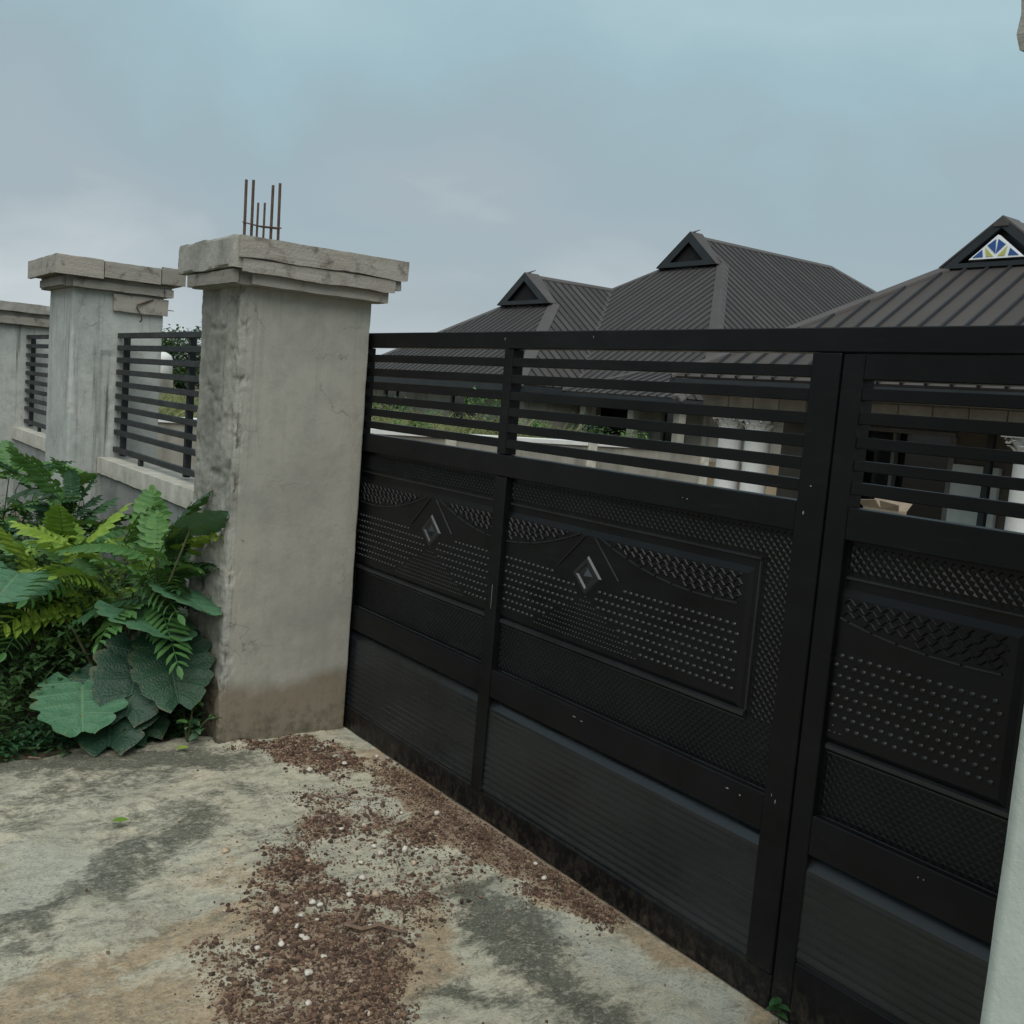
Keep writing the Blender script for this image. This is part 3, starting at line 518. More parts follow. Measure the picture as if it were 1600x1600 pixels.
def panel(parent, cx, x0, x1):
    YS = Y0+0.026; YP = YS-0.009; z0, z1 = 0.609, 1.3595
    mb = MB(); mb.box(x0, x1, YS, YS+0.004, z0, z1)
    a, b_ = max(cx-0.735, x0), min(cx+0.735, x1); lo, hi = 0.812, 1.232; s_ = 0.016
    la = a + (s_ if a > x0+1e-6 else 0); rb_ = b_ - (s_ if b_ < x1-1e-6 else 0)
    o_ = [(a, lo), (b_, lo), (b_, hi), (a, hi)]; i_ = [(la, lo+s_), (rb_, lo+s_), (rb_, hi-s_*1.3), (la, hi-s_*1.3)]
    mb.add([(x, YS-0.0005, z) for x, z in o_]+[(x, YP, z) for x, z in i_], [(0, 1, 5, 4), (1, 2, 6, 5), (2, 3, 7, 6), (3, 0, 4, 7), (4, 5, 6, 7)])
    def clip(path):
        r_ = [p for p in path if x0+0.004 < p[0] < x1-0.004]; return r_ if len(r_) > 1 else None
    def lin(p, q_, n=40): return [(p[0]+(q_[0]-p[0])*k/n, p[1]+(q_[1]-p[1])*k/n) for k in range(n+1)]
    bd = MB()
    for zz, hw, hh in ((0.803, 0.010, 0.013), (0.787, 0.003, 0.005), (1.262, 0.0045, 0.007)):
        g_ = clip(lin((cx-0.757, zz), (cx+0.757, zz), 120)); bead(bd, g_, YS-0.0003, hw, hh)
    for xx in (cx-0.757, cx+0.757):
        if x0+0.01 < xx < x1-0.01: bead(bd, lin((xx, 0.815), (xx, 1.255), 2), YS-0.0003, 0.0045, 0.006)
    for sg in (-1, 1):
        pts = [(cx+sg*p[0], p[1]) for p in arcp]
        for k in range(len(pts)-1):
            g_ = clip(lin(pts[k], (pts[k][0]+(pts[k+1][0]-pts[k][0])*.88, pts[k][1]+(pts[k+1][1]-pts[k][1])*.88), 8))
            if g_: bead(bd, g_, YP-0.0002, 0.0032, 0.005)
        g_ = clip(lin((cx+sg*0.026, 1.209), (cx+sg*0.165, 1.082), 14))
        if g_: bead(bd, g_, YP-0.0002, 0.0026, 0.0045)
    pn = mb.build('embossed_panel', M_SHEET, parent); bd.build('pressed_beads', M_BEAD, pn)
    # knurled border
    kb = MB(); h = 0.012; pts = []
    j = 0; z = z0+h
    while z < z1-h+1e-6:
        x = x0+h+(h if j % 2 else 0)
        while x < x1-h+1e-6:
            if z > 1.262+h+.006 or z < 0.798-h-.006 or abs(x-cx) > 0.757+h+.004: pts.append((x, z))
            x += 2*h
        z += h; j += 1
    for x, z in pts:
        g_ = 0.0115; kb.add([(x-g_, YS-.0002, z), (x, YS-.0002, z-g_), (x+g_, YS-.0002, z), (x, YS-.0002, z+g_), (x, YS-(0.0045 if z > 0.8 else 0.0026), z+0.003)], [(0, 1, 4), (1, 2, 4), (2, 3, 4), (3, 0, 4)])
    tag(kb.build('knurled_border', M_SHEET, pn), kind='stuff')
    # dimple studs: coarse rows, finer dots in a wedge under the diamond
    sb = MB(); dome = [(1, 0), (0.8, 0.55), (0.42, 0.9)]
    def stud(x, z, r_):
        b0 = len(sb.v); n = 8
        for rr_, hh in dome:
            for k in range(n): t_ = 2*math.pi*k/n; sb.v.append((x+r_*1.05*rr_*math.cos(t_), YP-0.0002-hh*r_*0.62, z+r_*0.78*rr_*math.sin(t_)))
        for i in range(2):
            for k in range(n): sb.f.append((b0+i*n+k, b0+(i+1)*n+k, b0+(i+1)*n+(k+1) % n, b0+i*n+(k+1) % n))
        sb.f.append(tuple(b0+2*n+k for k in range(n))[::-1])
    for i in range(8):
        z = 1.054-0.0272*i
        for k in range(-24, 25):
            x = cx+0.0285*(k+(0.5 if i % 2 else 0))
            if not (x0+0.008 < x < x1-0.008 and abs(x-cx) < 0.70): continue
            wz = 0.30*np.clip((1.0-z)/0.15, 0, 1)
            if abs(x-cx) < wz: continue
            if abs(x-cx) < 0.095*(1-abs(z-1.073)/0.078)+0.03 and z > 0.985: continue
            if z > 1.03 and abs(x-cx) < 0.19: continue
            stud(x, z, 0.0086)
    for i in range(10):
        z = 0.997-0.0168*i; wz = 0.30*np.clip((1.0-z)/0.15, 0, 1)
        for k in range(-20, 21):
            x = cx+0.0168*(k+(0.5 if i % 2 else 0))
            if x0+0.006 < x < x1-0.006 and abs(x-cx) < wz-0.006: stud(x, z, 0.0042)
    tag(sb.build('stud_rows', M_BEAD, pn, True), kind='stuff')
    # herringbone tread bars above the arcs
    tb = MB(); k = 0
    for i in range(5):
        z = 1.200-0.0165*i
        for kk in range(-36, 37):
            x = cx+0.0195*kk+(0.00975 if i % 2 else 0)
            if not (x0+0.012 < x < x1-0.012 and 0.09 < abs(x-cx) < 0.70) or z < arc_z(abs(x-cx))+0.014: continue
            sg = 1 if (kk+i) % 2 else -1; dx, dz = 0.0105*0.8, sg*0.0105*0.75; L = math.hypot(dx, dz); nx, nz_ = -dz/L*0.0026, dx/L*0.0026; y_ = YP-0.0002; t_ = YP-0.0040
            tb.add([(x-dx-nx, y_, z-dz-nz_), (x+dx-nx, y_, z+dz-nz_), (x+dx+nx, y_, z+dz+nz_), (x-dx+nx, y_, z-dz+nz_), (x-dx*.75, t_, z-dz*.75), (x+dx*.75, t_, z+dz*.75)], [(0, 1, 5, 4), (2, 3, 4, 5), (1, 2, 5), (3, 0, 4)])
    tag(tb.build('tread_bars', M_SHEET, pn), kind='stuff')
    if x0+0.02 < cx < x1-0.1:
        db = MB(); rw, rh, zc = 0.078, 0.070, 1.072
        ring = lambda k, y: [(cx-rw*k, y, zc), (cx, y, zc-rh*k), (cx+rw*k, y, zc), (cx, y, zc+rh*k)]
        y_ = YP-0.0002; v = ring(1, y_)+ring(0.9, y_-0.007)+ring(0.68, y_-0.007)+ring(0.58, y_-0.001)+ring(0.40, y_-0.001)+[(cx, y_-0.016, zc)]
        f = [(r_*4+k, r_*4+(k+1) % 4, (r_+1)*4+(k+1) % 4, (r_+1)*4+k) for r_ in range(4) for k in range(4)]+[(16+k, 16+(k+1) % 4, 20) for k in range(4)]
        db.add(v, f); db.build('diamond_boss', M_KICK, pn)
def kick(parent, x0, x1, zb, seed):
    prof = [(0.4965, Y0+0.036), (0.487, Y0+0.034), (0.452, Y0+0.006), (0.440, Y0+0.005)]
    z = 0.430
    while z > zb+0.016:
        am = 0.0006+0.0017*(1-np.clip((z-0.12)/0.22, 0, 1)); prof += [(z, Y0+0.006), (z-0.009, Y0+0.006-am), (z-0.016, Y0+0.006-am), (z-0.021, Y0+0.006+am*.6)]; z -= 0.0265
    prof.append((zb, Y0+0.008)); n = max(2, int((x1-x0)/0.05)); v = []
    for i in range(n+1):
        x = x0+(x1-x0)*i/n
        for z_, y in prof: v.append((x, y, z_))
    v = np.array(v); v[:, 1] += 0.0014*fbm(np.c_[v[:, 0]*3, 0*v[:, 0], v[:, 2]*5], 2, seed)
    m = len(prof); f = [(i*m+k, i*m+k+1, (i+1)*m+k+1, (i+1)*m+k) for i in range(n) for k in range(m-1)]
    mobj('kick_panel', v, f, M_KICK, parent)
panel(gate, 0.625, -0.058, 1.0985); panel(gate, 1.680, 1.1755, 2.5545); kick(gate, -0.058, 1.0985, 0.111, 1); kick(gate, 1.1755, 2.5545, 0.111, 2)
bar('door_stile', 2.656, 2.722, 0.006, 1.8465, door); bar('door_stile', 3.56, 3.63, 0.006, 1.8465, door)
bar('door_rail', 2.7235, 3.5585, 1.780, 1.8465, door); bar('door_rail', 2.7235, 3.5585, 1.362, 1.447, door); bar('door_rail', 2.7235, 3.5585, 0.497, 0.607, door); bar('door_rail', 2.7235, 3.5585, 0.006, 0.188, door)
for zt, zb in ((1.758, 1.727), (1.697, 1.665), (1.632, 1.603), (1.572, 1.544), (1.515, 1.482)): bar('slat', 2.7235, 3.5585, zb, zt, door, Y0+0.002, Y0+0.034, c=0.002)
panel(door, 2.49, 2.7235, 3.5585); kick(door, 2.7235, 3.5585, 0.189, 3)
# paint chips on the gate
for (x, z, a, b_, p_) in ((1.70, 0.575, .018, .0025, gate), (1.74, 0.571, .014, .002, gate), (2.42, 0.575, .012, .003, gate), (2.47, 0.572, .006, .003, gate), (2.60, 0.60, .003, .010, gate), (2.585, 0.615, .002, .007, gate), (2.60, 1.49, .006, .003, gate), (2.585, 1.415, .004, .010, gate), (1.143, 0.9, .0012, .09, gate), (2.12, 1.40, .004, .002, gate), (2.14, 1.398, .005, .003, gate), (1.09, 1.886, .002, .010, gate), (1.62, 1.893, .002, .008, gate), (3.05, 0.575, .003, .003, door), (3.065, 0.575, .003, .003, door)):
    n = 7; yy = Y0-0.0045 if 2.55 < x < 2.65 or (1.1 < x < 1.17 and z < 1.3) else Y0-0.0012; a *= .6; b_ *= .7; v = [(x+a*math.cos(2*math.pi*k/n)*random.uniform(.6, 1), yy, z+b_*math.sin(2*math.pi*k/n)*random.uniform(.6, 1)) for k in range(n)]
    v += [(q_[0], yy+0.003, q_[2]) for q_ in v]; mobj('paint_chip', v, [tuple(range(n))[::-1]]+[(k, (k+1) % n, n+(k+1) % n, n+k) for k in range(n)], M_CHIP, p_)


# ================================================================= HOUSES
def sub(a, b): return (a[0]-b[0], a[1]-b[1], a[2]-b[2])
def roof_plane(poly, udir, parent, mat, sp, off=0.0):
    """standing-seam sheets: every sheet between two seams is an object, with its seam as raised edge"""
    P_ = [Vector(q_) for q_ in poly]; u = Vector(udir).normalized(); n = Vector((0, 0, 0))
    for i in range(1, len(P_)-1): n += (P_[i]-P_[0]).cross(P_[i+1]-P_[0])
    n.normalize()
    if n.z < 0: n = -n
    v = n.cross(u).normalized()
    if v.z < 0: v = -v
    o = P_[0]; uv = [((q_-o).dot(u), (q_-o).dot(v)) for q_ in P_]
    def clip(pl, a, sgn):
        r_ = []
        for i in range(len(pl)):
            p, q_ = pl[i], pl[(i+1) % len(pl)]; dp, dq = sgn*(p[0]-a), sgn*(q_[0]-a)
            if dp >= 0: r_.append(p)
            if dp*dq < 0: t = dp/(dp-dq); r_.append((p[0]+t*(q_[0]-p[0]), p[1]+t*(q_[1]-p[1])))
        return r_
    u0_, u1_ = min(p[0] for p in uv), max(p[0] for p in uv); a = u0_+off-sp if off else u0_
    W = lambda p, h: o+u*p[0]+v*p[1]+n*h
    while a < u1_-1e-4:
        b = min(a+sp, u1_); pl = clip(clip(uv, max(a+0.004, u0_), 1), b-0.004, -1)
        if len(pl) >= 3 and max(p[1] for p in pl)-min(p[1] for p in pl) > 0.03:
            m = len(pl); V = [W(p, 0.012) for p in pl]+[W(p, -0.02) for p in pl]
            ar = sum(pl[i][0]*pl[(i+1) % m][1]-pl[(i+1) % m][0]*pl[i][1] for i in range(m))
            Fc = [tuple(range(m)), tuple(range(m, 2*m))[::-1]]+[(i, m+i, m+(i+1) % m, (i+1) % m) for i in range(m)]
            if ar*((u.cross(v)).dot(n)) < 0: Fc = [f_[::-1] for f_ in Fc]
            sh = mobj('roof_sheet', V, Fc, mat, parent)
            sl = clip(clip(uv, max(a-0.001, u0_+1e-4), 1), max(a-0.001, u0_+1e-4)+0.002, -1)
            if len(sl) >= 3:
                l0, l1 = min(p[1] for p in sl), max(p[1] for p in sl)
                if l1-l0 > 0.05:
                    x = a; V = []
                    for t in (l0, l1):
                        for du, h in ((-0.026, 0.008), (-0.014, 0.045), (0.014, 0.045), (0.026, 0.008)): V.append(W((x+du, t), h))
                    sm = mobj('seam', V, [(0, 1, 5, 4), (1, 2, 6, 5), (2, 3, 7, 6), (0, 3, 2, 1), (4, 5, 6, 7)], M_SEAM, parent)
        a += sp
def flash(p, q_, na, nb, wd, parent, name='hip_flashing'):
    """folded metal cap over a hip, valley or ridge; na, nb lead down the two slopes"""
    p, q_, na, nb = map(Vector, (p, q_, na, nb)); up = Vector((0, 0, 0.055)); d = (q_-p).normalized(); V = []
    def perp(s_): return (s_-d*s_.dot(d)).normalized()
    A, B = perp(na)*wd, perp(nb)*wd
    for c in (p, q_): V += [c+A+up, c+up+Vector((0, 0, .012)), c+B+up, c+A+up*.3, c+B+up*.3]
    return mobj(name, V, [(0, 1, 6, 5), (1, 2, 7, 6), (3, 0, 5, 8), (2, 4, 9, 7), (0, 3, 4, 2, 1), (5, 6, 7, 9, 8)], M_CAPF, parent)
def fascia(pts, h, parent):
    for a, b in zip(pts[:-1], pts[1:]):
        a, b = Vector(a), Vector(b); d = (b-a).normalized(); nn = Vector((-d.y, d.x, 0))*0.02; V = []
        for c in (a, b):
            for s_ in (-1, 1):
                for z in (-h, -0.022): V.append(c+nn*s_+Vector((0, 0, z)))
        mobj('fascia', V, [(0, 1, 3, 2), (4, 6, 7, 5), (0, 4, 5, 1), (2, 3, 7, 6), (0, 2, 6, 4), (1, 5, 7, 3)], M_FASC, parent)
def gablet(gl, gr, ap, parent, bw=0.34, vent=True, fwd=0.28, tip=True):
    """little gable at the head of a hip end: two barge boards, sill and a dark vent (or nothing in the hole)"""
    y = gl[1]-fwd; L3, R3, A3 = Vector((gl[0], y, gl[2]+.01)), Vector((gr[0], y, gr[2]+.01)), Vector((ap[0], y, ap[2]+.02)); C_ = (L3+R3+A3)/3
    k = bw/((R3-L3).length*0.34); inn = [q_.lerp(C_, min(k, .62)) for q_ in (L3, R3, A3)]
    for (a, b, c, d) in ((L3, A3, inn[2], inn[0]), (A3, R3, inn[1], inn[2])):
        V = [Vector(q_) for q_ in (a, b, c, d)]+[Vector(q_)+Vector((0, 0.06, 0)) for q_ in (a, b, c, d)]
        mobj('barge_board', V, [(0, 3, 2, 1), (4, 5, 6, 7), (0, 1, 5, 4), (1, 2, 6, 5), (2, 3, 7, 6), (3, 0, 4, 7)], M_FASC, parent)
    V = [L3, R3, inn[1], inn[0]]; V = V+[q_+Vector((0, 0.05, 0)) for q_ in V]
    mobj('gable_sill', V, [(0, 1, 2, 3), (4, 7, 6, 5), (0, 4, 5, 1), (3, 2, 6, 7), (0, 3, 7, 4), (1, 5, 6, 2)], M_FASC, parent)
    mobj('vent', [q_+Vector((0, 0.16, 0)) for q_ in (L3, R3, A3)]+[q_+Vector((0, 0.24, 0)) for q_ in (L3, R3, A3)], [(0, 1, 2), (3, 5, 4), (0, 3, 4, 1), (1, 4, 5, 2), (2, 5, 3, 0)], M_DARK if vent else M_FASC, parent)
    for s_, g_ in ((-1, L3), (1, R3)):      # little roof sheets of the projecting gablet
        V = [A3+Vector((0, 0, .03)), g_+Vector((s_*.03, 0, .03)), g_+Vector((s_*.03, fwd+.02, .03)), A3+Vector((0, fwd+.3, .03))]
        mobj('gablet_sheet', V+[q_-Vector((0, 0, .03)) for q_ in V], [(0, 1, 2, 3), (7, 6, 5, 4), (0, 4, 5, 1), (2, 6, 7, 3), (1, 5, 6, 2), (3, 7, 4, 0)], M_CAPF, parent)
    if tip: MB().tube([ap[:1]+(y+.1, ap[2]+.02), (ap[0]+.03, y+.42, ap[2]+.16)], [.035, .012], 5).build('ridge_tip', M_CAPF, parent)
    return inn, y
# ---- long house at the back: two gablet roofs and a low front hip
hm = empty('bungalow', (-20, 20, 0.5), 'long bungalow with two dark hipped gablet roofs behind the compound wall', 'house')
rl = MB().box(-28.4, -19.2, 15.2, 24, 2.10, 2.118).build('roof', M_FASC, hm)
SP = 0.307; ze = 2.138
VB = (-18.42, 16.095, ze); RE = (-23.795, 21.58, 5.785)
roof_plane([(-29.17, 14, ze), (-18.42, 14, ze), (-22.42, 18.07, 4.85), (-25.17, 18.07, 4.85)], (1, 0, 0), rl, M_ROOF, SP)
roof_plane([(-18.42, 14, ze), VB, RE, (-23.795, 18.07, 5.785), (-22.42, 18.07, 4.85)], (0, 1, 0), rl, M_ROOF, SP)
mobj('roof_back_slope', [(-29.17, 14, ze), (-25.17, 18.07, 4.85), (-23.795, 18.07, 5.785), (-23.795, 21.58, 5.785), (-29.17, 21.58, ze)], [(0, 1, 2, 3, 4)], M_ROOF, rl)
flash((-18.42, 14, ze), (-22.42, 18.07, 4.85), (0, 1, 0), (-1, 0, 0), 0.20, rl); flash((-29.17, 14, ze), (-25.17, 18.07, 4.85), (0, 1, 0), (1, 0, 0), 0.20, rl)
flash((-23.795, 17.9, 5.785), RE, (1, 0, -.68), (-1, 0, -.68), 0.16, rl, 'ridge_flashing')
flash((VB[0], VB[1], VB[2]-.03), (RE[0], RE[1], RE[2]-.03), (1, 0, 0), (0, -1, 0), 0.06, rl, 'valley_flashing')
gablet((-25.22, 18.07, 4.84), (-22.36, 18.07, 4.84), (-23.795, 18.07, 5.84), rl, 0.36)
MC = (-13.365, 16.095, ze); MH = (-19.87, 22.85, 6.63); ML = (-22.62, 22.85, 6.63); RZ = 7.60; BE = (-21.244, 29.99, RZ)
rm = MB().box(-28.4, -14.2, 17.0, 36, 2.10, 2.118).build('roof', M_FASC, hm)
roof_plane([VB, MC, MH, ML, RE], (1, 0, 0), rm, M_ROOF, SP)
roof_plane([MC, (-13.365, 37.9, ze), BE, (-21.244, 22.85, RZ), MH], (0, 1, 0), rm, M_ROOF, SP)
mobj('roof_back_slope', [(-29.12, 16.1, ze), ML, (-21.244, 22.85, RZ), BE, (-29.12, 37.9, ze)], [(0, 1, 2, 3, 4)], M_ROOF, rm); mobj('roof_back_slope', [(-29.12, 37.9, ze), BE, (-13.365, 37.9, ze)], [(0, 1, 2)], M_ROOF, rm)
flash(MC, MH, (0, 1, 0), (-1, 0, 0), 0.22, rm); flash(RE, ML, (0, 1, 0), (1, 0, 0), 0.15, rm); flash((-21.244, 22.7, RZ), BE, (1, 0, -.69), (-1, 0, -.69), 0.16, rm, 'ridge_flashing'); flash((-13.365, 37.9, ze), BE, (0, -1, 0), (-1, 0, 0), 0.18, rm)
gablet((-22.70, 22.85, 6.60), (-19.95, 22.85, 6.60), (-21.244, 22.85, 7.70), rm, 0.40)
fascia([(-29.17, 14, ze), (-18.42, 14, ze), VB], 0.20, rl); fascia([VB, MC, (-13.365, 37.9, ze)], 0.20, rm)
# low front hip over the bay
rq = MB().box(-17.2, -13.7, 15.3, 17.2, 2.00, 2.02).build('roof', M_FASC, hm)
q1, q2, q3, q4 = (-17.7, 15, 2.05), (-13.32, 15, 2.05), (-14.15, 17.25, 2.93), (-16.1, 17.25, 2.93)
roof_plane([q1, q2, q3, q4], (1, 0, 0), rq, M_ROOF, SP); roof_plane([q2, (-13.32, 17.8, 2.05), q3], (0, 1, 0), rq, M_ROOF, SP); mobj('roof_back_slope', [q1, q4, (-17.7, 16.4, 2.05)], [(0, 1, 2)], M_ROOF, rq)
flash(q2, q3, (0, 1, 0), (-1, 0, 0), 0.16, rq); flash(q1, q4, (0, 1, 0), (1, 0, 0), 0.12, rq); fascia([q1, q2, (-13.32, 17.8, 2.05)], 0.18, rq)
# walls with openings
def wallrun(x0, x1, y, z0, z1, holes, parent, mat=M_HWALL, th=0.18):
    """front wall at y facing -y, holes (xa, xb, za, zb): solid pieces round each opening"""
    xs = sorted({x0, x1, *[h[0] for h in holes], *[h[1] for h in holes]}); mb = MB()
    for a, b in zip(xs[:-1], xs[1:]):
        h = [q_ for q_ in holes if q_[0] <= a+1e-6 and q_[1] >= b-1e-6]
        if h:
            if h[0][2] > z0: mb.box(a, b, y, y+th, z0, h[0][2])
            if h[0][3] < z1: mb.box(a, b, y, y+th, h[0][3], z1)
        else: mb.box(a, b, y, y+th, z0, z1)
    return mb.build('wall', mat, parent)
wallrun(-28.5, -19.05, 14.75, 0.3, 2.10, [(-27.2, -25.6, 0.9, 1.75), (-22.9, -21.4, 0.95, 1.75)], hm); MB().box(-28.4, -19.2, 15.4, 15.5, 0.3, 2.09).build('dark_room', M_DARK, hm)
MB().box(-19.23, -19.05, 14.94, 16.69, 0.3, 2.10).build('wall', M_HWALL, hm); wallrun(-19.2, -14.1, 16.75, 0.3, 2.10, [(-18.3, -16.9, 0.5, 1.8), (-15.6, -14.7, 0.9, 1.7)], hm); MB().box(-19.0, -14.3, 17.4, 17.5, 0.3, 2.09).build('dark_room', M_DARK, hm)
MB().box(-14.28, -14.1, 16.94, 36.5, 0.3, 2.10).build('wall', M_HWALL, hm)
for x in (-17.3, -15.4, -13.75): MB().box(x, x+0.22, 15.35, 15.57, 0.3, 2.0, .01).build('porch_post', M_HWALL, hm)
for (xa, xb, za, zb, y) in ((-27.2, -25.6, 0.9, 1.75, 14.78), (-22.9, -21.4, 0.95, 1.75, 14.78), (-15.6, -14.7, 0.9, 1.7, 16.78)):
    wn = MB().box(xa, xb, y+.05, y+.06, za, zb).build('window', M_DGLASS, hm)
    for x in (xa, (xa+xb)/2-.02, xb-.05): MB().box(x, x+.05, y+.0, y+.04, za, zb).build('window_bar', M_FRAME, wn)
# ---- nearer house with porch
hr = empty('porch_house', (-3, 11, -0.45), 'nearer house with block beam, white columns and stained-glass gablet roof', 'house')
rr_ = MB().box(-5.9, -0.3, 8.35, 17, 2.135, 2.15).build('roof', M_FASC, hr)
zr = 2.186; c0, c1, g0, g1 = (-6.31, 8, zr), (0.07, 8, zr), (-3.86, 10.5, 3.87), (-2.38, 10.5, 3.87)
roof_plane([c0, c1, g1, g0], (1, 0, 0), rr_, M_ROOFR, SP)
roof_plane([c1, (0.07, 18, zr), (-3.118, 18, 4.42), (-3.118, 10.5, 4.42), g1], (0, 1, 0), rr_, M_ROOFR, SP)
mobj('roof_back_slope', [c0, g0, (-3.118, 10.5, 4.42), (-3.118, 18, 4.42), (-6.31, 18, zr)], [(0, 1, 2, 3, 4)], M_ROOFR, rr_); mobj('roof_back_slope', [(-6.31, 18, zr), (-3.118, 18, 4.42), (0.07, 18, zr)], [(0, 1, 2)], M_ROOFR, rr_)
flash(c0, g0, (0, 1, 0), (1, 0, 0), 0.12, rr_); flash(c1, g1, (0, 1, 0), (-1, 0, 0), 0.12, rr_); flash((-3.118, 10.4, 4.42), (-3.118, 18, 4.42), (1, 0, -.7), (-1, 0, -.7), 0.12, rr_, 'ridge_flashing')
fascia([c0, c1, (0.07, 18, zr), (-6.31, 18, zr), c0], 0.16, rr_)
inn, gy_ = gablet((-3.90, 10.5, 3.86), (-2.34, 10.5, 3.86), (-3.118, 10.5, 4.455), rr_, 0.16, False, 0.08, False)
# stained-glass gable window
gw = mobj('gable_window', [(-3.50, 10.40, 3.965), (-2.775, 10.40, 3.965), (-3.137, 10.40, 4.26), (-3.50, 10.47, 3.965), (-2.775, 10.47, 3.965), (-3.137, 10.47, 4.26)], [(0, 1, 2), (3, 5, 4), (0, 3, 4, 1), (1, 4, 5, 2), (2, 5, 3, 0)], M_WFRAME, hr)
WL, WR, WA, WM = (-3.455, 3.985), (-2.82, 3.985), (-3.137, 4.232), (-3.137, 3.99)
ip = lambda a, b, t: (a[0]+(b[0]-a[0])*t, a[1]+(b[1]-a[1])*t)
La, Lb = ip(WL, WA, .42), ip(WL, WA, .60); Ra, Rb = ip(WR, WA, .42), ip(WR, WA, .60); lb1, lb2 = ip(WL, WM, .48), ip(WL, WM, .60); rb1, rb2 = ip(WR, WM, .48), ip(WR, WM, .60)
for pts, m_ in (([WL, lb1, La], M_BLUE), ([lb2, ip(WL, WM, .93), ip(La, Lb, .6)], M_YEL), ([ip(WM, WA, .1), (WA[0]-.014, WA[1]-.02), Lb], M_BLUE), ([ip(WM, WA, .1), Rb, (WA[0]+.014, WA[1]-.02)], M_BLUE), ([rb2, ip(Ra, Rb, .6), ip(WR, WM, .93)], M_YEL), ([rb1, WR, Ra], M_BLUE)):
    cx_ = sum(p[0] for p in pts)/3; cz_ = sum(p[1] for p in pts)/3; pts = [(cx_+(p[0]-cx_)*.93, cz_+(p[1]-cz_)*.93) for p in pts]
    V = [(p[0], 10.394, p[1]) for p in pts]+[(p[0], 10.402, p[1]) for p in pts]; mobj('pane', V, [(0, 1, 2), (3, 5, 4), (0, 3, 4, 1), (1, 4, 5, 2), (2, 5, 3, 0)], m_, gw)
# porch beam of sandcrete blocks
x = -5.95
while x < 0:
    wd = 0.44; MB().box(x, min(x+wd-0.012, 0), 8.36, 8.58, 1.745, 1.985, .006).build('beam_block', M_BLOCK, hr); MB().box(x-.2, min(x+wd-0.212, 0), 8.362, 8.582, 1.997, 2.13, .006).build('beam_block', M_BLOCK, hr); x += wd
MB().box(-6.0, 0.0, 8.38, 8.56, 1.735, 2.12).build('beam_mortar', M_BLOCK, hr); MB().box(-5.95, -5.75, 8.60, 10.0, 1.70, 2.12).build('side_beam', M_BLOCK, hr)
def column(x, y, r_, zt, zb):
    cs = MB().lathe(x, y, [(r_*1.02, zb+.12), (r_, zb+.5), (r_*.97, zt-.30), (r_*.95, zt-.20)], 28).build('column', M_WHITE, hr, True)
    MB().lathe(x, y, [(r_*1.35, zb), (r_*1.35, zb+.05), (r_*1.2, zb+.07), (r_*1.25, zb+.1), (r_*1.04, zb+.12)], 28).build('column_base', M_WHITE, cs, True)
    cb = MB().lathe(x, y, [(r_*1.04, zt-.20), (r_*1.04, zt-.185), (r_*.93, zt-.18), (r_*.95, zt-.10), (r_*1.15, zt-.04), (r_*1.2, zt-.03)], 24)
    for tier, (z_, h_, n_) in enumerate(((zt-.185, .075, 8), (zt-.14, .09, 8))):
        for k in range(n_):
            a = 2*math.pi*(k+.5*tier)/n_; ca_, sa = math.cos(a), math.sin(a); V = []
            for t, o_, w_ in ((0, .95, .18), (.45, 1.05, .24), (.8, 1.2, .22), (1.0, 1.36, .13), (.88, 1.42, .05)):
                for s_ in (-1, 0, 1): rr2 = r_*(o_+(0.06 if s_ == 0 else 0)); V.append((x+ca_*rr2-sa*s_*w_*r_*1.6, y+sa*rr2+ca_*s_*w_*r_*1.6, z_+h_*t))
            cb.add(V, [(i*3+j, i*3+j+1, i*3+j+4, i*3+j+3) for i in range(4) for j in range(2)])
    for k in range(4):
        a = math.pi/4+k*math.pi/2; px_, py_ = x+math.cos(a)*r_*1.42, y+math.sin(a)*r_*1.42; V = [(px_+.035*math.cos(t)*math.cos(a), py_+.035*math.cos(t)*math.sin(a), zt-.05+.035*math.sin(t)) for t in np.linspace(0, 5.5, 10)]
        cb.tube(V, .014, 5)
    cb.box(x-r_*1.32, x+r_*1.32, y-r_*1.32, y+r_*1.32, zt-.028, zt, .006); cb.build('capital', M_WHITE, cs)
for x, r_ in ((-5.64, .175), (-5.155, .175), (-1.36, .19), (-0.9, .19)): column(x, 8.62, r_, 1.733, -0.30)
MB().box(-6.2, 0.0, 7.9, 10.2, -0.6, -0.30).build('porch_floor', M_HWALL, hr)
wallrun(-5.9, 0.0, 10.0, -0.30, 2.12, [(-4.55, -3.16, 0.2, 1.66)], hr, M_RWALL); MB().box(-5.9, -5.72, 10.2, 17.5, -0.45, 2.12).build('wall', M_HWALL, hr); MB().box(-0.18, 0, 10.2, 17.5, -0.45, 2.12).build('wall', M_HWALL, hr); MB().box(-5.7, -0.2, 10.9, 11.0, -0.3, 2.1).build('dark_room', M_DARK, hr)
wn = MB().box(-4.55, -3.16, 10.09, 10.10, 0.2, 1.66).build('window', M_DGLASS, hr)
for (a, b, z0_, z1_) in ((-4.60, -3.10, 1.66, 1.72), (-3.16, -3.08, 0.2, 1.66), (-4.62, -4.55, 0.2, 1.66), (-4.0, -3.95, 0.2, 1.655)): MB().box(a, b, 9.96, 10.06, z0_, z1_, .004).build('window_frame', M_FRAME, wn)
MB().box(-3.07, -2.45, 9.93, 9.998, -0.30, 1.33, .004).build('pale_panel', M_CREAM, hr); MB().box(-2.41, -2.33, 9.5, 9.58, -0.30, 1.735, .004).build('iron_post', M_FASC, hr)
